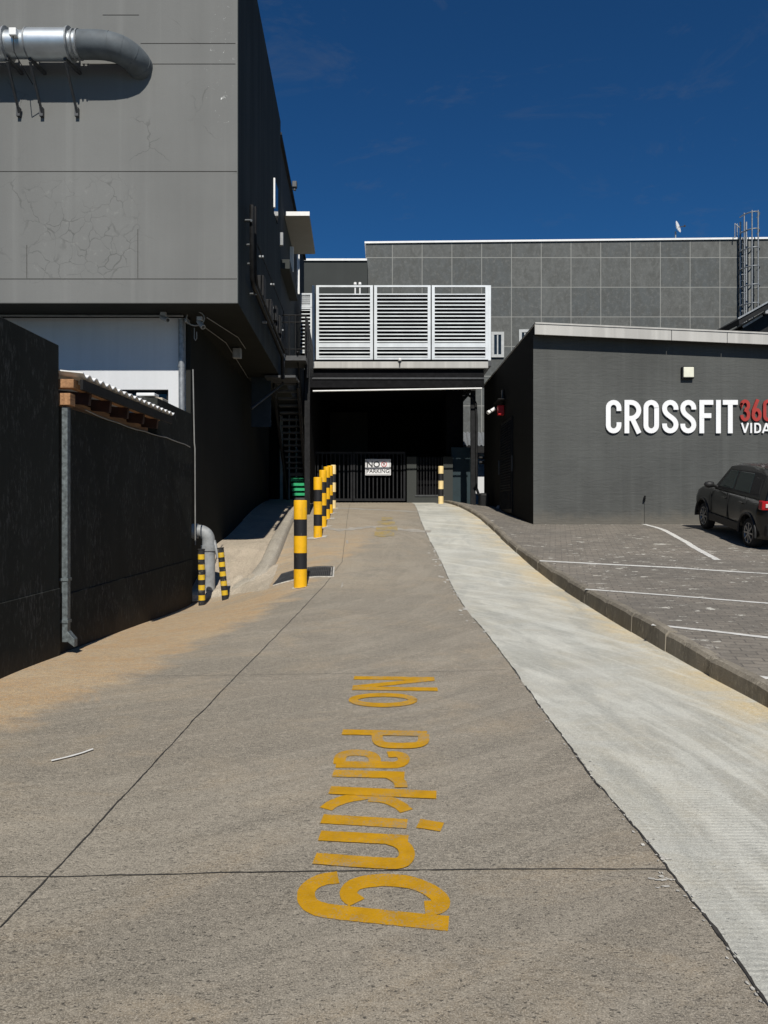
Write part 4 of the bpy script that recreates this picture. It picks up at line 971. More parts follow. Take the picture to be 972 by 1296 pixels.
# dark box added behind the screens so the gaps read dark; deck
mb = MB(); mb.box(cx(398,27), cx(617,27), 26.9, 28.6, cz(458,27), cz(372.5,27)); mb.box(cx(372,29.3), cx(398,29.3), 29.3, 30.3, cz(449,29.3), cz(371,29.3)); tag(mb.build('plant_casing', M['dark'], bevel=.01), 'dark equipment casing behind the white louvres', 'equipment')
mb = MB(); mb.box(cx(392,26.2), cx(622,26.2), 26.17, 28.9, cz(461.8,26), cz(456.6,26)+.005); tag(mb.build('plant_deck', M['dsteel']), 'flat dark deck edge carrying the white louvred screen', 'deck')
for k, px in enumerate((449.5, 455.5)):
    Y = 27.6; t = thing('vent_pipe', ['slim white vent pipe above the first louvred panel, left of a pair','slim white vent pipe above the first louvred panel, right of a pair'][k], 'vent', tuple(at(px,371,Y)), 'vent pipes above the louvres')
    mb = MB(); mb.tube([at(px,375,Y), at(px,360,Y)], .03, 10); mb.build('pipe', M['white'], t); mb = MB(); mb.tube([at(px,360.5,Y), at(px,357.5,Y)], [.06,.05], 12); mb.build('cowl', M['white'], t)
p = at(506,457,25.95); t = thing('gutter_lamp', 'tiny white ball lamp standing on the gutter below the middle louvres', 'lamp', tuple(p))
mb = MB(); mb.tube([p+Vector((0,0,-.15)), p], .02, 8); mb.build('stem', M['bsteel'], t); mb = MB(); mb.tube([p+Vector((0,0,.0)), p+Vector((0,0,.03)), p+Vector((0,0,.08)), p+Vector((0,0,.11))], [.03,.06,.06,.02], 12); mb.build('globe', M['white'], t)

# ---------------------------------------------------------------- back building
Yb = 38.0
t = thing('tiled_building', 'large grey panel clad building with white roof edge closing the view', 'building', (8, 39, 0))
mb = MB()
def zt_(x): return cz(308.5-(x-cx(463,Yb))/(cx(972,Yb)-cx(463,Yb))*5.5, Yb)
xa, xb = cx(463,Yb), 34
mb.prism([(xa,Yb,-.6),(xb,Yb,-.6),(xb,Yb,zt_(xb)),(xa,Yb,zt_(xa))], (0,8,0)); mb.build('facade', M['tile'], t)
mb = MB(); mb.prism([(xa-.06,Yb-.08,zt_(xa)),(xb,Yb-.08,zt_(xb)),(xb,Yb-.08,zt_(xb)+.09),(xa-.06,Yb-.08,zt_(xa)+.09)], (0,8.1,0)); mb.build('roof_edge', M['white'], t)
def win(px0, px1, py0, py1, Y, parent):
    w = MB().box(cx(px0,Y), cx(px1,Y), Y-.06, Y-.02, cz(py1,Y), cz(py0,Y)).build('window', M['glass'], parent)
    mb = MB(); X0, X1, Z0, Z1 = cx(px0,Y), cx(px1,Y), cz(py1,Y), cz(py0,Y)
    for a_ in ((X0-.14,X0,Z0-.14,Z1+.14),(X1,X1+.14,Z0-.14,Z1+.14),(X0,X1,Z1,Z1+.14),(X0,X1,Z0-.14,Z0)): mb.box(a_[0], a_[1], Y-.10, Y-.001, a_[2], a_[3])
    mb.box((X0+X1)/2-.03, (X0+X1)/2+.03, Y-.08, Y-.001, Z0, Z1)
    mb.build('frame', M['winfr'], w)
win(625, 634, 424, 449, Yb, t); win(660, 668, 421, 450, Yb, t); win(832, 862, 420, 450, Yb, t)
t = thing('dark_annex', 'plain dark grey block with white coping left of the panelled building', 'building', (-3, 37, 0))
mb = MB(); mb.box(cx(360,36.5), cx(465,36.5), 36.5, 45, -.5, cz(330.5,36.5)); mb.build('wall', M['dgrey'], t)
mb = MB(); mb.box(cx(360,36.5), cx(464.5,36.5), 36.42, 45.1, cz(330.4,36.5), cz(327.8,36.5)); mb.build('coping', M['white'], t)
# lighter distant wall + corrugated roof seen through the gap right of the canopy
mb = MB(); mb.box(cx(578,35), cx(640,35), 35, 35.3, -.5, cz(556,35)+.0); tag(mb.build('far_wall', M['winfr']), 'pale wall glimpsed through the gap between carport column and black building', 'wall')
t = thing('corrugated_roof', 'small grey corrugated roof seen through the gap beside the carport column', 'roof', tuple(at(598,550,33)))
mb = MB(); vs = []; n = 60
for i in range(n+1):
    x = cx(578,32)+(cx(640,32)-cx(578,32))*i/n; w = .03*math.cos(i*math.pi/2.5); vs += [(x, 32, cz(564,32)+w), (x+.25, 34.9, cz(548,35)+w)]
mb.add(vs, [(2*i,2*i+2,2*i+3,2*i+1) for i in range(n)]); o = mb.build('sheet', M['galv'], t); sol = o.modifiers.new('s','SOLIDIFY'); sol.thickness = .02
MB().box(cx(578,32), cx(640,32), 32, 32.1, cz(573,32), cz(565,32)).build('fascia', M['bsteel'], t)
mb = MB(); mb.box(cx(602,33), cx(613,33), 33, 34.6, -.4, cz(573,33)); tag(mb.build('utility_box', M['white_wall'], bevel=.02), 'pale upright cabinet seen in the narrow gap beside the black building', 'cabinet')
mb = MB(); mb.box(cx(603,33), cx(611,33), 32.97, 32.99, cz(601,33), cz(591,33)); tag(mb.build('wall_notice', M['signw']), 'small white notice on the pale cabinet in the gap', 'notice')

# roof ladder with cage
t = thing('cage_ladder', 'tall galvanised access ladder with safety hoops on the panelled facade', 'ladder', tuple(at(945,430,Yb)))
Yw = Yb-.25
for px in (937, 944.5): mb = MB(); mb.tube([at(px,281,Yw), at(px,440,Yw)], .045, 8); mb.build('rail', M['galv'], t)
z = cz(440,Yw); 
while z < cz(290,Yw): mb = MB(); mb.tube([(cx(937,Yw),Yw,z),(cx(944.5,Yw),Yw,z)], .02, 6); mb.build('rung', M['galv'], t); z += .3
cxm = cx(945,Yw)
for py in (275, 296, 319, 342, 365, 388, 411):
    pts = [Vector((cxm-.35+.0, Yw, cz(py,Yw)))]+[Vector((cxm+.08-.42*math.cos(a_), Yw-.75*math.sin(a_), cz(py,Yw))) for a_ in [i*math.pi/10 for i in range(11)]]
    mb = MB(); mb.tube(pts[1:], .03, 6); mb.build('hoop', M['galv'], t)
for a_ in (.5, 1.2, 1.9, 2.9):
    q = Vector((cxm+.08-.42*math.cos(a_), Yw-.75*math.sin(a_), 0)); mb = MB(); mb.tube([(q.x,q.y,cz(273,Yw)),(q.x,q.y,cz(425,Yw))], .03, 6); mb.build('cage_bar', M['galv'], t)
mb = MB(); mb.tube([at(930,301,Yw), at(930,283,Yw), at(936,288,Yw)], .03, 6); mb.tube([at(933,301,Yw+.4), at(933,283,Yw+.4)], .03, 6); mb.build('grab_rail', M['galv'], t)
mb = MB(); mb.box(cx(935,Yb), cx(936.2,Yb)+.0, Yb-.04, Yb-.001, cz(440,Yb), cz(305,Yb)); mb.build('backing_channel', M['bsteel'], t)
p = at(856,288,38.3); t = thing('satellite_dish', 'small white satellite dish on a short pole on the roof edge', 'satellite dish', tuple(at(855,302,38.3)))
mb = MB(); mb.tube([at(855,305,38.3), at(855,293,38.3)], .04, 8); mb.build('pole', M['galv'], t)
d = Vector((.75,-.6,.25)).normalized(); mb = MB(); mb.tube([p, p+d*.03, p+d*.07, p+d*.1], [.05,.16,.25,.30], 20); mb.build('dish', M['white'], t)
mb = MB(); mb.tube([p+d*.0, p+d*.4-Vector((0,0,.12))], .02, 6); mb.tube([p+d*.38-Vector((0,0,.12)), p+d*.46-Vector((0,0,.12))], .05, 8); mb.build('receiver_arm', M['dsteel'], t)

# dark shed roof on the right
Yr = 31
t = thing('dark_shed', 'dark building with a steep pitched roof rising behind the black building on the right', 'building', tuple(at(960,640,Yr)))
mb = MB(); mb.prism([at(905,436,Yr), at(1100,322,Yr), at(1100,640,Yr), at(905,640,Yr)], (0,5,0)); mb.build('gable_wall', M['bsteel'], t)
mb = MB(); mb.prism([at(935,404,Yr-.8), at(1100,312,Yr-.8), at(1100,318,Yr-.8), at(936,411,Yr-.8)], (0,5,0)); mb.build('roof_sheet', M['bsteel'], t)
mb = MB(); mb.beam(at(934,403.2,Yr-.84), at(1100,311,Yr-.84), .05, .06); mb.build('roof_edge', M['galv'], t)
mb = MB(); mb.beam(at(940,414,Yr-.4), at(965,399,Yr-.4), .04, .08); mb.box(cx(968,Yr-.7), cx(974,Yr-.7), Yr-.75, Yr-.6, cz(397,Yr-.7), cz(391,Yr-.7)); mb.build('eave_fitting', M['pvc2'], t)

# ---------------------------------------------------------------- black gym building
Yx = 19.3; X0 = cx(675,Yx)
t = thing('gym_building', 'low charcoal gym building with white fascia on the right', 'building', (8, 22, 1))
def sl(x): return (x-X0)*(-.044)      # roof falls to the right
XE = 16
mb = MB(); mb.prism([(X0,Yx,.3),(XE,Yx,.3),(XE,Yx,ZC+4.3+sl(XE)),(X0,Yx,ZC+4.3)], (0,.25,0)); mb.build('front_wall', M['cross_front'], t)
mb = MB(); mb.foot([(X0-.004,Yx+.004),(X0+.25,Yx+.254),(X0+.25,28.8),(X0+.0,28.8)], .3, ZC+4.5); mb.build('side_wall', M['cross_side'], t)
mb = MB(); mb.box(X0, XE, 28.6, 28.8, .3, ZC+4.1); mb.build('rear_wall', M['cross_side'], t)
mb = MB(); mb.prism([(X0,Yx-.004,.3),(XE,Yx-.004,.3),(XE,Yx-.004,ZC+.63),(X0,Yx-.004,ZC+.63)], (0,.05,0)); o = mb.build('plinth', M['cross_front'], t)
Yfz = Yx-.31; zA = ZC+4.245
mb = MB(); 
brk = [X0-.03, cx(850,Yfz), cx(920.5,Yfz), 11.5, 14, XE]
for a_, b_ in zip(brk, brk[1:]): mb.prism([(a_+.006,Yfz,zA+sl(a_)),(b_-.006,Yfz,zA+sl(b_)),(b_-.006,Yfz,zA+.26+sl(b_)),(a_+.006,Yfz,zA+.26+sl(a_))], (0,.04,0))
mb.build('fascia', M['fascia'], t, bevel=.006)
mb = MB(); mb.prism([(X0-.015,Yfz-.02,zA+.262),(XE,Yfz-.02,zA+.262+sl(XE)),(XE,Yfz-.02,zA+.30+sl(XE)),(X0-.015,Yfz-.02,zA+.30)], (0,9.9,0)); mb.build('roof', M['fascia'], t)
mb = MB(); mb.prism([(X0,Yfz+.05,zA+.05),(XE,Yfz+.05,zA+.05+sl(XE)),(XE,Yfz+.05,zA+.25+sl(XE)),(X0,Yfz+.05,zA+.25)], (0,.3,0)); mb.build('soffit', M['dark'], t)
# side door (grille)
mb = MB(); mb.box(X0-.05, X0+.02, 22.3, 24.3, ZC-.2, ZC+2.6); d_ = mb.build('door', M['bsteel'], t)
mb = MB()
for k in range(9): y = 22.4+k*.225; mb.box(X0-.085, X0-.055, y, y+.03, ZC-.1, ZC+2.5)
for k in range(26): z = ZC+.45+k*.08; mb.box(X0-.075, X0-.06, 22.35, 24.25, z, z+.02)
mb.build('grille', M['bsteel'], d_)
for y in (22.1, 24.6): MB().box(X0-.09, X0-.05, y, y+.05, ZC+1.0, ZC+1.45).build('handle', M['dsteel'], t)
# wall light on front
p = at(869,472.5,Yx)
t2 = thing('wall_light', 'square cream wall light above the big white letters', 'light', tuple(p))
MB().box(p.x-.15, p.x+.15, Yx-.10, Yx, p.z-.15, p.z+.15).build('housing', M['bsteel'], t2, bevel=.01)
MB().box(p.x-.125, p.x+.135, Yx-.135, Yx-.095, p.z-.12, p.z+.135).build('lens', M['cream'], t2, bevel=.015)
# tap
t2 = thing('wall_tap', 'small dark tap with a thin pipe low on the front of the gym wall', 'tap', tuple(at(816,640,Yx)))
mb = MB(); mb.tube([at(816,662,Yx-.02), at(816,634,Yx-.02)], .008, 8); mb.build('pipe', M['cross_front'], t2)
mb = MB(); mb.tube([at(816,634,Yx-.04), at(816,628,Yx-.05), at(816.5,628,Yx-.12), at(816.5,631,Yx-.14)], .02, 8); mb.build('spout', M['bsteel'], t2)
# alarm box, camera, conduit on the side
t2 = thing('alarm_box', 'red alarm siren box under a small hood on the shaded side wall of the gym', 'alarm', (X0-.1, 24, ZC+3))
MB().box(X0-.20, X0-.008, 23.9, 24.15, cz(525.5,24), cz(513,24)).build('siren', M['red'], t2, bevel=.02)
MB().box(X0-.26, X0-.008, 23.5, 24.6, cz(508,24), cz(507,24)).build('hood', M['bsteel'], t2)
mb = MB(); mb.tube([(X0-.05,24,cz(507,24)), (X0-.05,24,cz(494,24))], .04, 8); mb.build('conduit', M['dsteel'], t2)
p = Vector((X0-.38, 24.2, cz(520,24.2))); t2 = thing('security_camera', 'white bullet camera beside the red siren on the gym side wall', 'camera', tuple(p))
d = Vector((-.8,-.45,-.5)).normalized()
mb = MB(); mb.tube([p-d*.16, p+d*.02], .055, 14); mb.tube([p+d*.06, p+d*.15], .06, 14); mb.build('housing', M['white'], t2)
mb = MB(); mb.tube([p+d*.02, p+d*.06], .05, 12); mb.build('band', M['bsteel'], t2)
mb = MB(); mb.tube([p-d*.1, Vector((X0-.01,24.5,p.z))], .02, 8); mb.build('arm', M['bsteel'], t2)
# bits at foot of the side wall
for k, (px, py0, py1, Y) in enumerate(((630,650,642,25.0),(648.5,658,647,23.4))):
    mb = MB(); p = at(px,py0,Y); h = cz(py1,Y)-p.z; mb.tube([p-Vector((0,0,.2)), p+Vector((0,0,h*.8)), p+Vector((.03,0,h)), p+Vector((.12,0,h*1.02))], .07, 12)
    tag(mb.build('floor_vent_pipe', M['pvc2']), ['short grey pipe stub at the foot of the gym side wall, the farther of two','short grey pipe stub at the foot of the gym side wall beside the metal post'][k], 'pipe')
mb = MB(); mb.box(cx(651.5,22.6), cx(655,22.6), 22.55, 22.65, ZC-.6, cz(632,22.6)); tag(mb.build('metal_post', M['galv'], bevel=.005), 'short grey metal post against the gym side wall', 'post')
mb = MB(); p = at(611,640,26.5); mb.box(p.x-.13, p.x+.22, 26.3, 26.8, ZC-.3, cz(624,26.5)); tag(mb.build('equipment_box', M['bsteel'], bevel=.08, seg=3), 'dark rounded box at the far corner of the gym wall', 'box')
mb = MB()
for py in (579.5, 585.5): mb.tube([at(606.5,py,28.0), at(613,py,28.0)], .06, 10)
tag(mb.build('gas_regulator', M['bsteel']), 'two dark pipe stubs sticking out of the far end of the gym wall', 'pipe')

# ---------------------------------------------------------------- sign letters (condensed strokes)
def arc(cx_, cz__, rx, rz, a0, a1, n=10): return [(cx_+rx*math.cos(math.radians(a0+(a1-a0)*i/n)), cz__+rz*math.sin(math.radians(a0+(a1-a0)*i/n))) for i in range(n+1)]
def glyph(ch, w, s):
    """centre-line strokes in a box w x 1 (height 1), stroke s"""
    h = s/2; l, r_, b, t_ = h, w-h, h, 1-h; cr = min(.5*(r_-l), .26); m = .5; c = w/2; rx = (r_-l)/2; k = rx*1.05
    if ch == 'O' or ch == '0': return [arc(c, t_-k, rx, k, 0, 180)+arc(c, b+k, rx, k, 180, 360)+[(r_, t_-k), (r_-.0005, t_-k+.01)]]
    if ch == 'C': return [[(r_, t_-k-.09)]+arc(c, t_-k, rx, k, 0, 180)+arc(c, b+k, rx, k, 180, 360)+[(r_, b+k+.09)]]
    if ch == 'S':
        A_ = (l, t_-k); D2 = (r_, b+k); bz = []
        for i in range(1, 12):
            u = i/12; p0, p1, p2, p3 = A_, (l, .50), (r_, .50), D2
            bz.append(tuple((1-u)**3*p0[j]+3*u*(1-u)**2*p1[j]+3*u*u*(1-u)*p2[j]+u**3*p3[j] for j in (0, 1)))
        return [[(r_, t_-k-.04)]+arc(c, t_-k, rx, k, 0, 180)+bz+arc(c, b+k, rx, k, 0, -180)+[(l, b+k+.04)]]
    if ch == 'R': return [[(l, 0), (l, 1)], [(l, t_)]+arc(r_-.24*1.0, t_-.24, .24, .24, 90, -90, 12)+[(l, t_-.48)], [(c-.03, t_-.46), (r_+.01, 0)]]
    if ch == 'F': return [[(l, 0), (l, 1)], [(l, t_), (w, t_)], [(l, .53), (w-.06, .53)]]
    if ch == 'I': return [[(c, 0), (c, 1)]]
    if ch == 'T': return [[(c, 0), (c, t_)], [(0, t_), (w, t_)]]
    if ch == 'V': return [[(h*.7, 1), (c, h*.4)], [(w-h*.7, 1), (c, h*.4)]]
    if ch == 'A': return [[(h*.7, 0), (c, 1-h*.4)], [(w-h*.7, 0), (c, 1-h*.4)], [(w*.2, .27), (w*.8, .27)]]
    if ch == 'D': return [[(l, 0), (l, 1)], [(l, t_)]+arc(r_-.3, t_-.3, .3, .3, 90, 0, 8)+arc(r_-.3, b+.3, .3, .3, 0, -90, 8)+[(l, b)]]
    if ch == '3': return [[(l, t_-k-.0)]+arc(c, t_-.2, rx, .2, 180, -60, 14)+[(c-.02, .53)], [(c-.02, .53)]+arc(c, b+.22, rx, .22, 60, -180, 14)]
    if ch == '6': return [arc(c, b+.23, rx, .23, 0, 360, 24), [(l, b+.23), (l+.02, .52), (r_-.1, 1)]]
def letters(s, x, zb, H, ws, gap, st, mat, Yf, depth, name, parent, z_adv=0):
    lab = 0
    for ch, w in zip(s, ws):
        w_ = w/H
        mb = MB()
        for i, path in enumerate(glyph(ch, w_, st/H)):
            P = [Vector((px*H, pz*H)) for px, pz in path]; Q = [P[0]]
            for q in P[1:]:
                if (q-Q[-1]).length > 1e-4: Q.append(q)
            L = []; Rr = []
            for j, q in enumerate(Q):
                d1 = (Q[j]-Q[j-1]).normalized() if j else (Q[1]-Q[0]).normalized(); d2 = (Q[j+1]-Q[j]).normalized() if j < len(Q)-1 else d1
                d_ = (d1+d2).normalized(); nn = Vector((-d_.y, d_.x)); sc = 1/max(.5, nn.dot(Vector((-d1.y, d1.x))))
                L.append(q+nn*st/2*sc); Rr.append(q-nn*st/2*sc)
            n = len(Q); yf = Yf-.0015*i; vs = []
            for a_, b_ in zip(L, Rr):
                for pt in (a_, b_): vs += [(x+pt.x, yf, zb+pt.y), (x+pt.x, yf+depth+.0015*i, zb+pt.y)]
            fs = []
            for j in range(n-1):
                o = 4*j; fs += [(o, o+2, o+6, o+4), (o+1, o+5, o+7, o+3), (o, o+4, o+5, o+1), (o+2, o+3, o+7, o+6)]
            fs += [(0,1,3,2), (4*n-4, 4*n-2, 4*n-1, 4*n-3)]
            mb.add(vs, fs)
        mb.build('letter', mat, parent); x += w+gap
t = thing('gym_sign', 'raised white and red lettering reading CROSSFIT 360 VIDA on the charcoal front wall', 'sign', tuple(at(860,550,Yx)))
px2 = Yx/F
Hh = (549-507)*px2
xs_ = [(766,785.5),(789.5,810.5),(813.5,833),(837,857.5),(860,880),(884,901.5),(905,911),(913.5,932.5)]
for ch, (a_, b_) in zip('CROSSFIT', xs_):
    letters(ch, cx(a_,Yx), cz(548.6,Yx), Hh, [(b_-a_)*px2], 0, 6.0*px2, M['letter'], Yx-.06, .035, 'letter', t)
for ch, (a_, b_) in zip('360', [(935.5,948),(950,962.5),(964.5,977)]):
    letters(ch, cx(a_,Yx), cz(533.5,Yx), 27.5*px2, [(b_-a_)*px2], 0, 4.0*px2, M['redl'], Yx-.06, .035, 'letter', t)
for ch, (a_, b_) in zip('VIDA', [(937,946.5),(948.5,950.5),(953.5,962),(963.5,974)]):
    letters(ch, cx(a_,Yx), cz(548.3,Yx), 12.8*px2, [(b_-a_)*px2], 0, 2.1*px2, M['letter'], Yx-.05, .025, 'letter', t)

# ---------------------------------------------------------------- car
def car():
    pr = proj(944, 693, glot); pf = proj(890.5, 668, glot)
    Yr_, Yf_ = 15.25, 17.75
    pr = Vector((cx(946,Yr_), Yr_, cz(693,Yr_))); pf = Vector((cx(889.5,Yf_), Yf_, cz(668.5,Yf_)))
    fwd = (pf-pr); wb = fwd.length; fwd.normalize(); left = Vector((0,0,1)).cross(fwd).normalized(); up = fwd.cross(left).normalized()
    # local: x forward (0 at rear axle), y left (0 at centre), z up from ground
    W = .78
    org = pr-left*(W-.02)-up*.01
    t = lthing('parked_car', 'small dark grey hatchback parked nose-in against the charcoal gym wall', 'car', org)
    mt = Matrix((fwd, left, up)).transposed(); t.rotation_euler = mt.to_euler()
    wr = .30; sc = wb/2.38
    def part(mb, name, mat, par=None, bevel=0, seg=2): return mb.build(name, mat, par or t, bevel=bevel, loc=(0,0,0), seg=seg)
    # lower body, section loft along x with arches in the side profile
    def archz(x):
        z = .26
        for ax in (0, 2.38):
            d = abs(x-ax)
            if d < .37: z = max(z, .30+math.sqrt(max(0, .37**2-d*d)))
        return z
    xs = sorted(set([-.62,-.60,-.55,-.48]+[-.40+.04*i for i in range(20)]+[.5,.8,1.1,1.4,1.7,1.9]+[1.98+.04*i for i in range(20)]+[2.8,2.9,2.98,3.02]))
    def topz(x):
        pts = [(-.62,.55),(-.60,.86),(-.55,.96),(-.4,1.0),(.2,1.0),(1.0,.99),(1.85,.99),(2.0,1.0),(2.6,.97),(2.85,.90),(2.98,.72),(3.02,.55)]
        for (a, b), (c, d) in zip(pts, pts[1:]):
            if a <= x <= c: return b+(d-b)*(x-a)/(c-a)
        return .55
    def hw(x):
        if x < -.4: return W-.14*((-.4-x)/.22)**2
        if x > 2.7: return W-.14*((x-2.7)/.32)**2
        return W
    rows = []
    for x in xs:
        zt = topz(x); zb = archz(x); w = hw(x)
        if x in (xs[0], xs[-1]): zb = .34
        flare = .02 if any(abs(x-a) < .45 for a in (0, 2.38)) else 0
        sec = [(0, zt+.015), (w*.6, zt+.01), (w*.90, zt-.02), (w*.97, zt-.07), (w+flare, zt-.22), (w+flare, max(zb+.02, .62 if zb < .6 else zb+.01)), (w-.015+flare, max(zb+.005, .45 if zb < .45 else zb)), (w-.03+flare, zb), (w-.22, zb), (0, zb)]
        rows.append(sec)
    mb = MB()
    for sgn in (1, -1):
        vs = [(x, y*sgn, z) for x, sec in zip(xs, rows) for y, z in sec]; m = len(rows[0])
        mb.add(vs, [(i*m+k, i*m+k+1, (i+1)*m+k+1, (i+1)*m+k) for i in range(len(xs)-1) for k in range(m-1)]+[tuple(range(m)), tuple((len(xs)-1)*m+k for k in range(m))], True)
    body = part(mb, 'body', M['carp'])
    # inner wheel wells / floor
    part(MB().box(-.45, 2.8, -.5, .5, .22, .5), 'underbody', M['carb'])
    # greenhouse: roof + pillars as loft
    zr = 1.56
    gp = [(-.58,.97),(-.55,1.30),(-.50,1.51),(-.30,zr),(.3,zr+.03),(1.0,zr+.02),(1.40,zr-.03),(1.98,.97)]
    def wy(z): return W-.05-.16*max(0, (z-.95))/.55
    mb = MB(); vs = []
    for x, z in gp: vs += [(x, wy(z), z), (x, -wy(z), z)]
    for x, z in gp: 
        pass
    n = len(gp); fs = [(2*i, 2*i+1, 2*i+3, 2*i+2) for i in range(n-1)]+[tuple(2*i for i in range(n))[::-1], tuple(2*i+1 for i in range(n)), (0, 2*n-2, 2*n-1, 1)]
    mb.add(vs, fs); part(mb, 'cabin', M['carp'], bevel=.035, seg=3)
    def sidequad(pts, off, thick, mat, name, par, sgns=(1,-1)):
        for s_ in sgns:
            mb = MB(); a = [(x, s_*(wy(z)+off), z) for x, z in pts]; mb.prism(a, (0, -s_*thick, 0)); o = part(mb, name, mat, par, bevel=.004)
    # window surrounds and glass
    sidequad([(-.30,1.03),(1.82,1.01),(1.38,1.45),(-.02,1.475),(-.30,1.43)], .004, .02, M['carb'], 'window_surround', None)
    sidequad([(.98,1.06),(1.70,1.05),(1.34,1.42),(.98,1.43)], .009, .02, M['cglass'], 'window', None)
    sidequad([(.18,1.06),(.88,1.06),(.88,1.43),(.22,1.44)], .009, .02, M['cglass'], 'window', None)
    sidequad([(-.24,1.08),(.10,1.06),(.12,1.38),(-.2,1.36)], .008, .02, M['carb'], 'quarter_panel', None)
    mb = MB(); mb.prism([(-.575,-.56,1.02),(-.575,.56,1.02),(-.50,.50,1.36),(-.50,-.50,1.36)], (.03,0,0)); part(mb, 'rear_window', M['glass'], None, .01)
    mb = MB(); mb.prism([(1.98,-.6,1.02),(1.98,.6,1.02),(1.40,.52,1.46),(1.40,-.52,1.46)], (-.02,0,-.02)); part(mb, 'windscreen', M['glass'])
    # door lines, handles, cladding
    for s_ in (1, -1):
        for x0_, x1_ in ((1.02,1.90),(.16,1.0)):
            mb = MB(); y = s_*(W+.002)
            for a, b in (((x0_,.42),(x0_,.98)),((x1_,.42),(x1_,.98))): mb.beam((a[0],y,a[1]), (b[0],y,b[1]), .008, .012)
            d_ = part(mb, 'door_seam', M['carb'])
        for x in (1.12, .28): mb = MB(); mb.box(x, x+.16, *(sorted((s_*(W+.0), s_*(W+.035)))), .84, .87); part(mb, 'door_handle', M['carp'], None, .008)
        mb = MB(); mb.beam((.40, s_*(W+.006), .36), (1.98, s_*(W+.006), .36), .03, .16); part(mb, 'sill_cladding', M['carb'], None, .01)
        for ax in (0, 2.38):
            mb = MB(); pts = [(ax+.39*math.cos(a), s_*(W+.015), .30+.39*math.sin(a)) for a in [math.radians(-5+i*190/14) for i in range(15)]]
            mb.tube(pts, .028, 8); part(mb, 'wheel_arch', M['carb'])
        mb = MB(); mb.tube([(1.72, s_*(W-.05), 1.03), (1.72, s_*(W+.03), 1.05), (1.72, s_*(W+.06), 1.07), (1.72, s_*(W+.14), 1.075), (1.73, s_*(W+.20), 1.07), (1.73, s_*(W+.225), 1.06)], [.03,.03,.065,.075,.06,.03], 14); part(mb, 'wing_mirror', M['carb'])
        mb = MB(); ys_ = sorted((s_*(W-.22), s_*(W+.012))); mb.box(-.605, -.44, ys_[0], ys_[1], .82, .99); tl = part(mb, 'tail_light', M['lampred'], None, .02)
        ys_ = sorted((s_*(W-.20), s_*(W-.05))); mb = MB(); mb.box(-.625, -.60, ys_[0], ys_[1], .87, .94); part(mb, 'reversing_lens', M['plate'], tl, .008)
        ys_ = sorted((s_*(W-.32), s_*(W-.10))); mb = MB(); mb.box(2.78, 2.90, ys_[0], ys_[1], .66, .80); part(mb, 'headlight', M['plate'], None, .02)
    mb = MB(); mb.box(-.68, -.50, -.70, .70, .30, .56); part(mb, 'rear_bumper', M['carb'], None, .05, 3)
    mb = MB(); mb.box(-.635, -.60, -.34, .34, .74, .78); part(mb, 'chrome_strip', M['chrome'], None, .01)
    mb = MB(); mb.box(-.70, -.67, -.5, .5, .50, .53); part(mb, 'chrome_strip', M['chrome'], None, .008)
    mb = MB(); mb.box(-.635, -.61, -.26, .26, .60, .71); part(mb, 'number_plate', M['plate'], None, .004)
    mb = MB(); mb.tube([(.0,0,1.57),(-.3,0,1.90)], .006, 6); part(mb, 'antenna', M['carb'])
    for ax in (0, 2.38):
        for s_ in (1, -1):
            yo = s_*(W-.02); w = lthing('wheel', None, None, (ax, yo, wr)); w.parent = t
            prof = [(.20,.0),(.285,.005),(.30,.03),(.30,.15),(.285,.175),(.20,.18)]
            mb = MB(); vs = []; n = 36
            for k in range(n):
                a = 2*math.pi*k/n
                for r, d in prof: vs.append((r*math.cos(a), -s_*d, r*math.sin(a)))
            m = len(prof); mb.add(vs, [(k*m+i, k*m+i+1, ((k+1) % n)*m+i+1, ((k+1) % n)*m+i) for k in range(n) for i in range(m-1)], True); part(mb, 'tyre', M['tyre'], w)
            mb = MB()
            for k in range(8):
                a = 2*math.pi*k/8; mb.beam((0, -s_*.012, 0), (.195*math.cos(a), -s_*.006, .195*math.sin(a)), .032, .02, (0,1,0))
            vs = []; prof2 = [(.19,.0),(.205,.0),(.205,.05),(.19,.05)]
            for k in range(n):
                a = 2*math.pi*k/n
                for r, d in prof2: vs.append((r*math.cos(a), -s_*d, r*math.sin(a)))
            mb.add(vs, [(k*4+i, k*4+(i+1) % 4, ((k+1) % n)*4+(i+1) % 4, ((k+1) % n)*4+i) for k in range(n) for i in range(4)], True)
            mb.tube([(0,s_*.004,0),(0,-s_*.03,0)], .045, 14); part(mb, 'rim', M['rim'], w)
            mb = MB(); mb.tube([(0,-s_*.05,0),(0,-s_*.06,0)], .2, 24); part(mb, 'brake_disc', M['carb'], w)
    t.scale = (sc, 1.0, 1.02)
m_, nt_, b_ = newmat('car_window_glass'); b_.inputs['Base Color'].default_value = (.02, .032, .03, 1); b_.inputs['Roughness'].default_value = .05; M['cglass'] = m_
car()

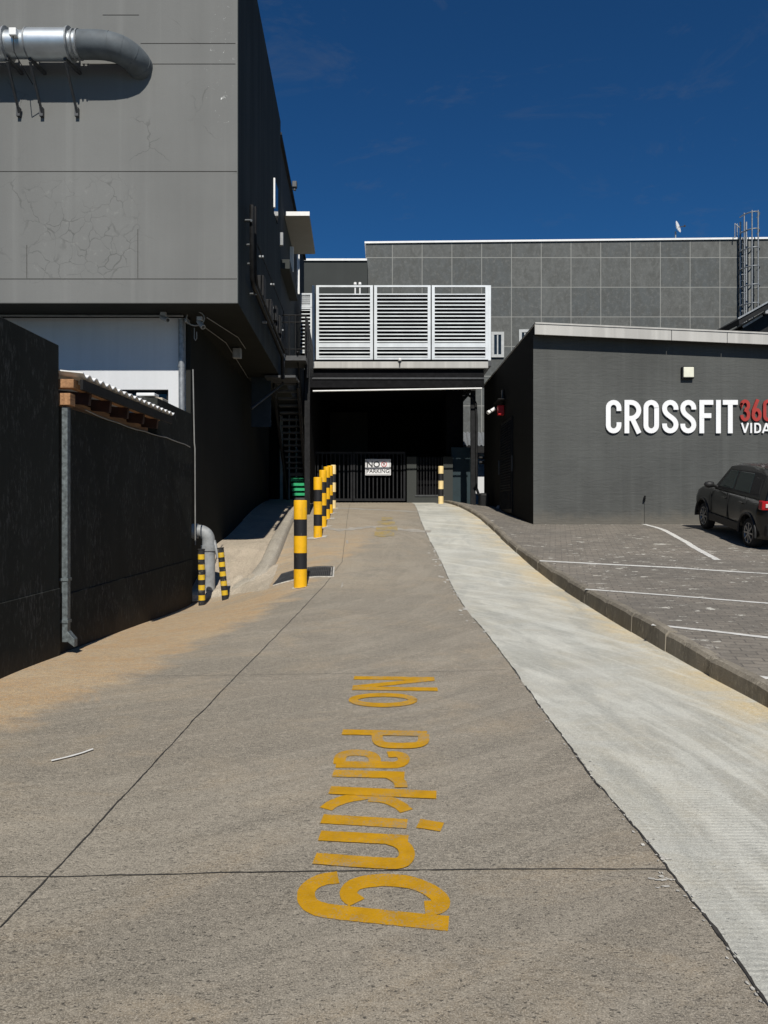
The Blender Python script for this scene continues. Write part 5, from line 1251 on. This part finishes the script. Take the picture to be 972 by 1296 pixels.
# ---------------------------------------------------------------- light, sky, camera
EL = 44; az = math.radians(3.2)
sund = Vector((math.sin(az)*math.cos(math.radians(EL)), -math.cos(az)*math.cos(math.radians(EL)), math.sin(math.radians(EL))))
sl_ = bpy.data.lights.new('sun', 'SUN'); sl_.energy = 4.8; sl_.angle = math.radians(.5); sl_.color = (1, .955, .88)
so = bpy.data.objects.new('sun', sl_); COL.objects.link(so); so.rotation_euler = sund.to_track_quat('Z', 'Y').to_euler()
w = bpy.data.worlds.new('World'); scn.world = w; w.use_nodes = True; nt = w.node_tree
bg = nt.nodes['Background']; sk = nt.nodes.new('ShaderNodeTexSky'); sk.sky_type = 'NISHITA'; sk.sun_disc = False
sk.sun_elevation = math.radians(EL); sk.sun_rotation = math.atan2(sund.x, sund.y)
sk.air_density = 1.0; sk.dust_density = .15; sk.ozone_density = 3.0; sk.altitude = 1500
q = N(nt); tc = nt.nodes.new('ShaderNodeTexCoord'); 
cn = q.noise(1, 7, .72, q.map((3.2, 3.2, 7.0), (1.2,0,.3), (0,.5,0), src=tc.outputs['Generated']), 1.2)
cn2 = q.noise(1.6, 3, .5, tc.outputs['Generated'])
f = q.math('MULTIPLY', q.rng(cn, .56, .8, 0, .32), q.rng(cn2, .45, .62))
cc = q.mix(f, q.mix(1.0, sk.outputs[0], (.25, .74, 1.16), 'MULTIPLY'), (2.2, 2.6, 3.2)); nt.links.new(cc, bg.inputs['Color'])
bg.inputs['Strength'].default_value = .05
cam = bpy.data.cameras.new('camera'); co = bpy.data.objects.new('camera', cam); COL.objects.link(co); co.location = (0, 0, ZC); co.rotation_euler = (math.radians(90), 0, 0)
cam.sensor_fit = 'VERTICAL'; cam.sensor_height = 36; cam.lens = F/1296*36; cam.shift_y = -8/1296; cam.clip_start = .05; cam.clip_end = 1000
scn.camera = co
vs_ = scn.view_settings; vs_.view_transform = 'Standard'; vs_.look = 'None'; vs_.exposure = 0; vs_.gamma = 1; vs_.use_curve_mapping = False
for o in list(COL.objects):
    if '_o' in o: del o['_o']
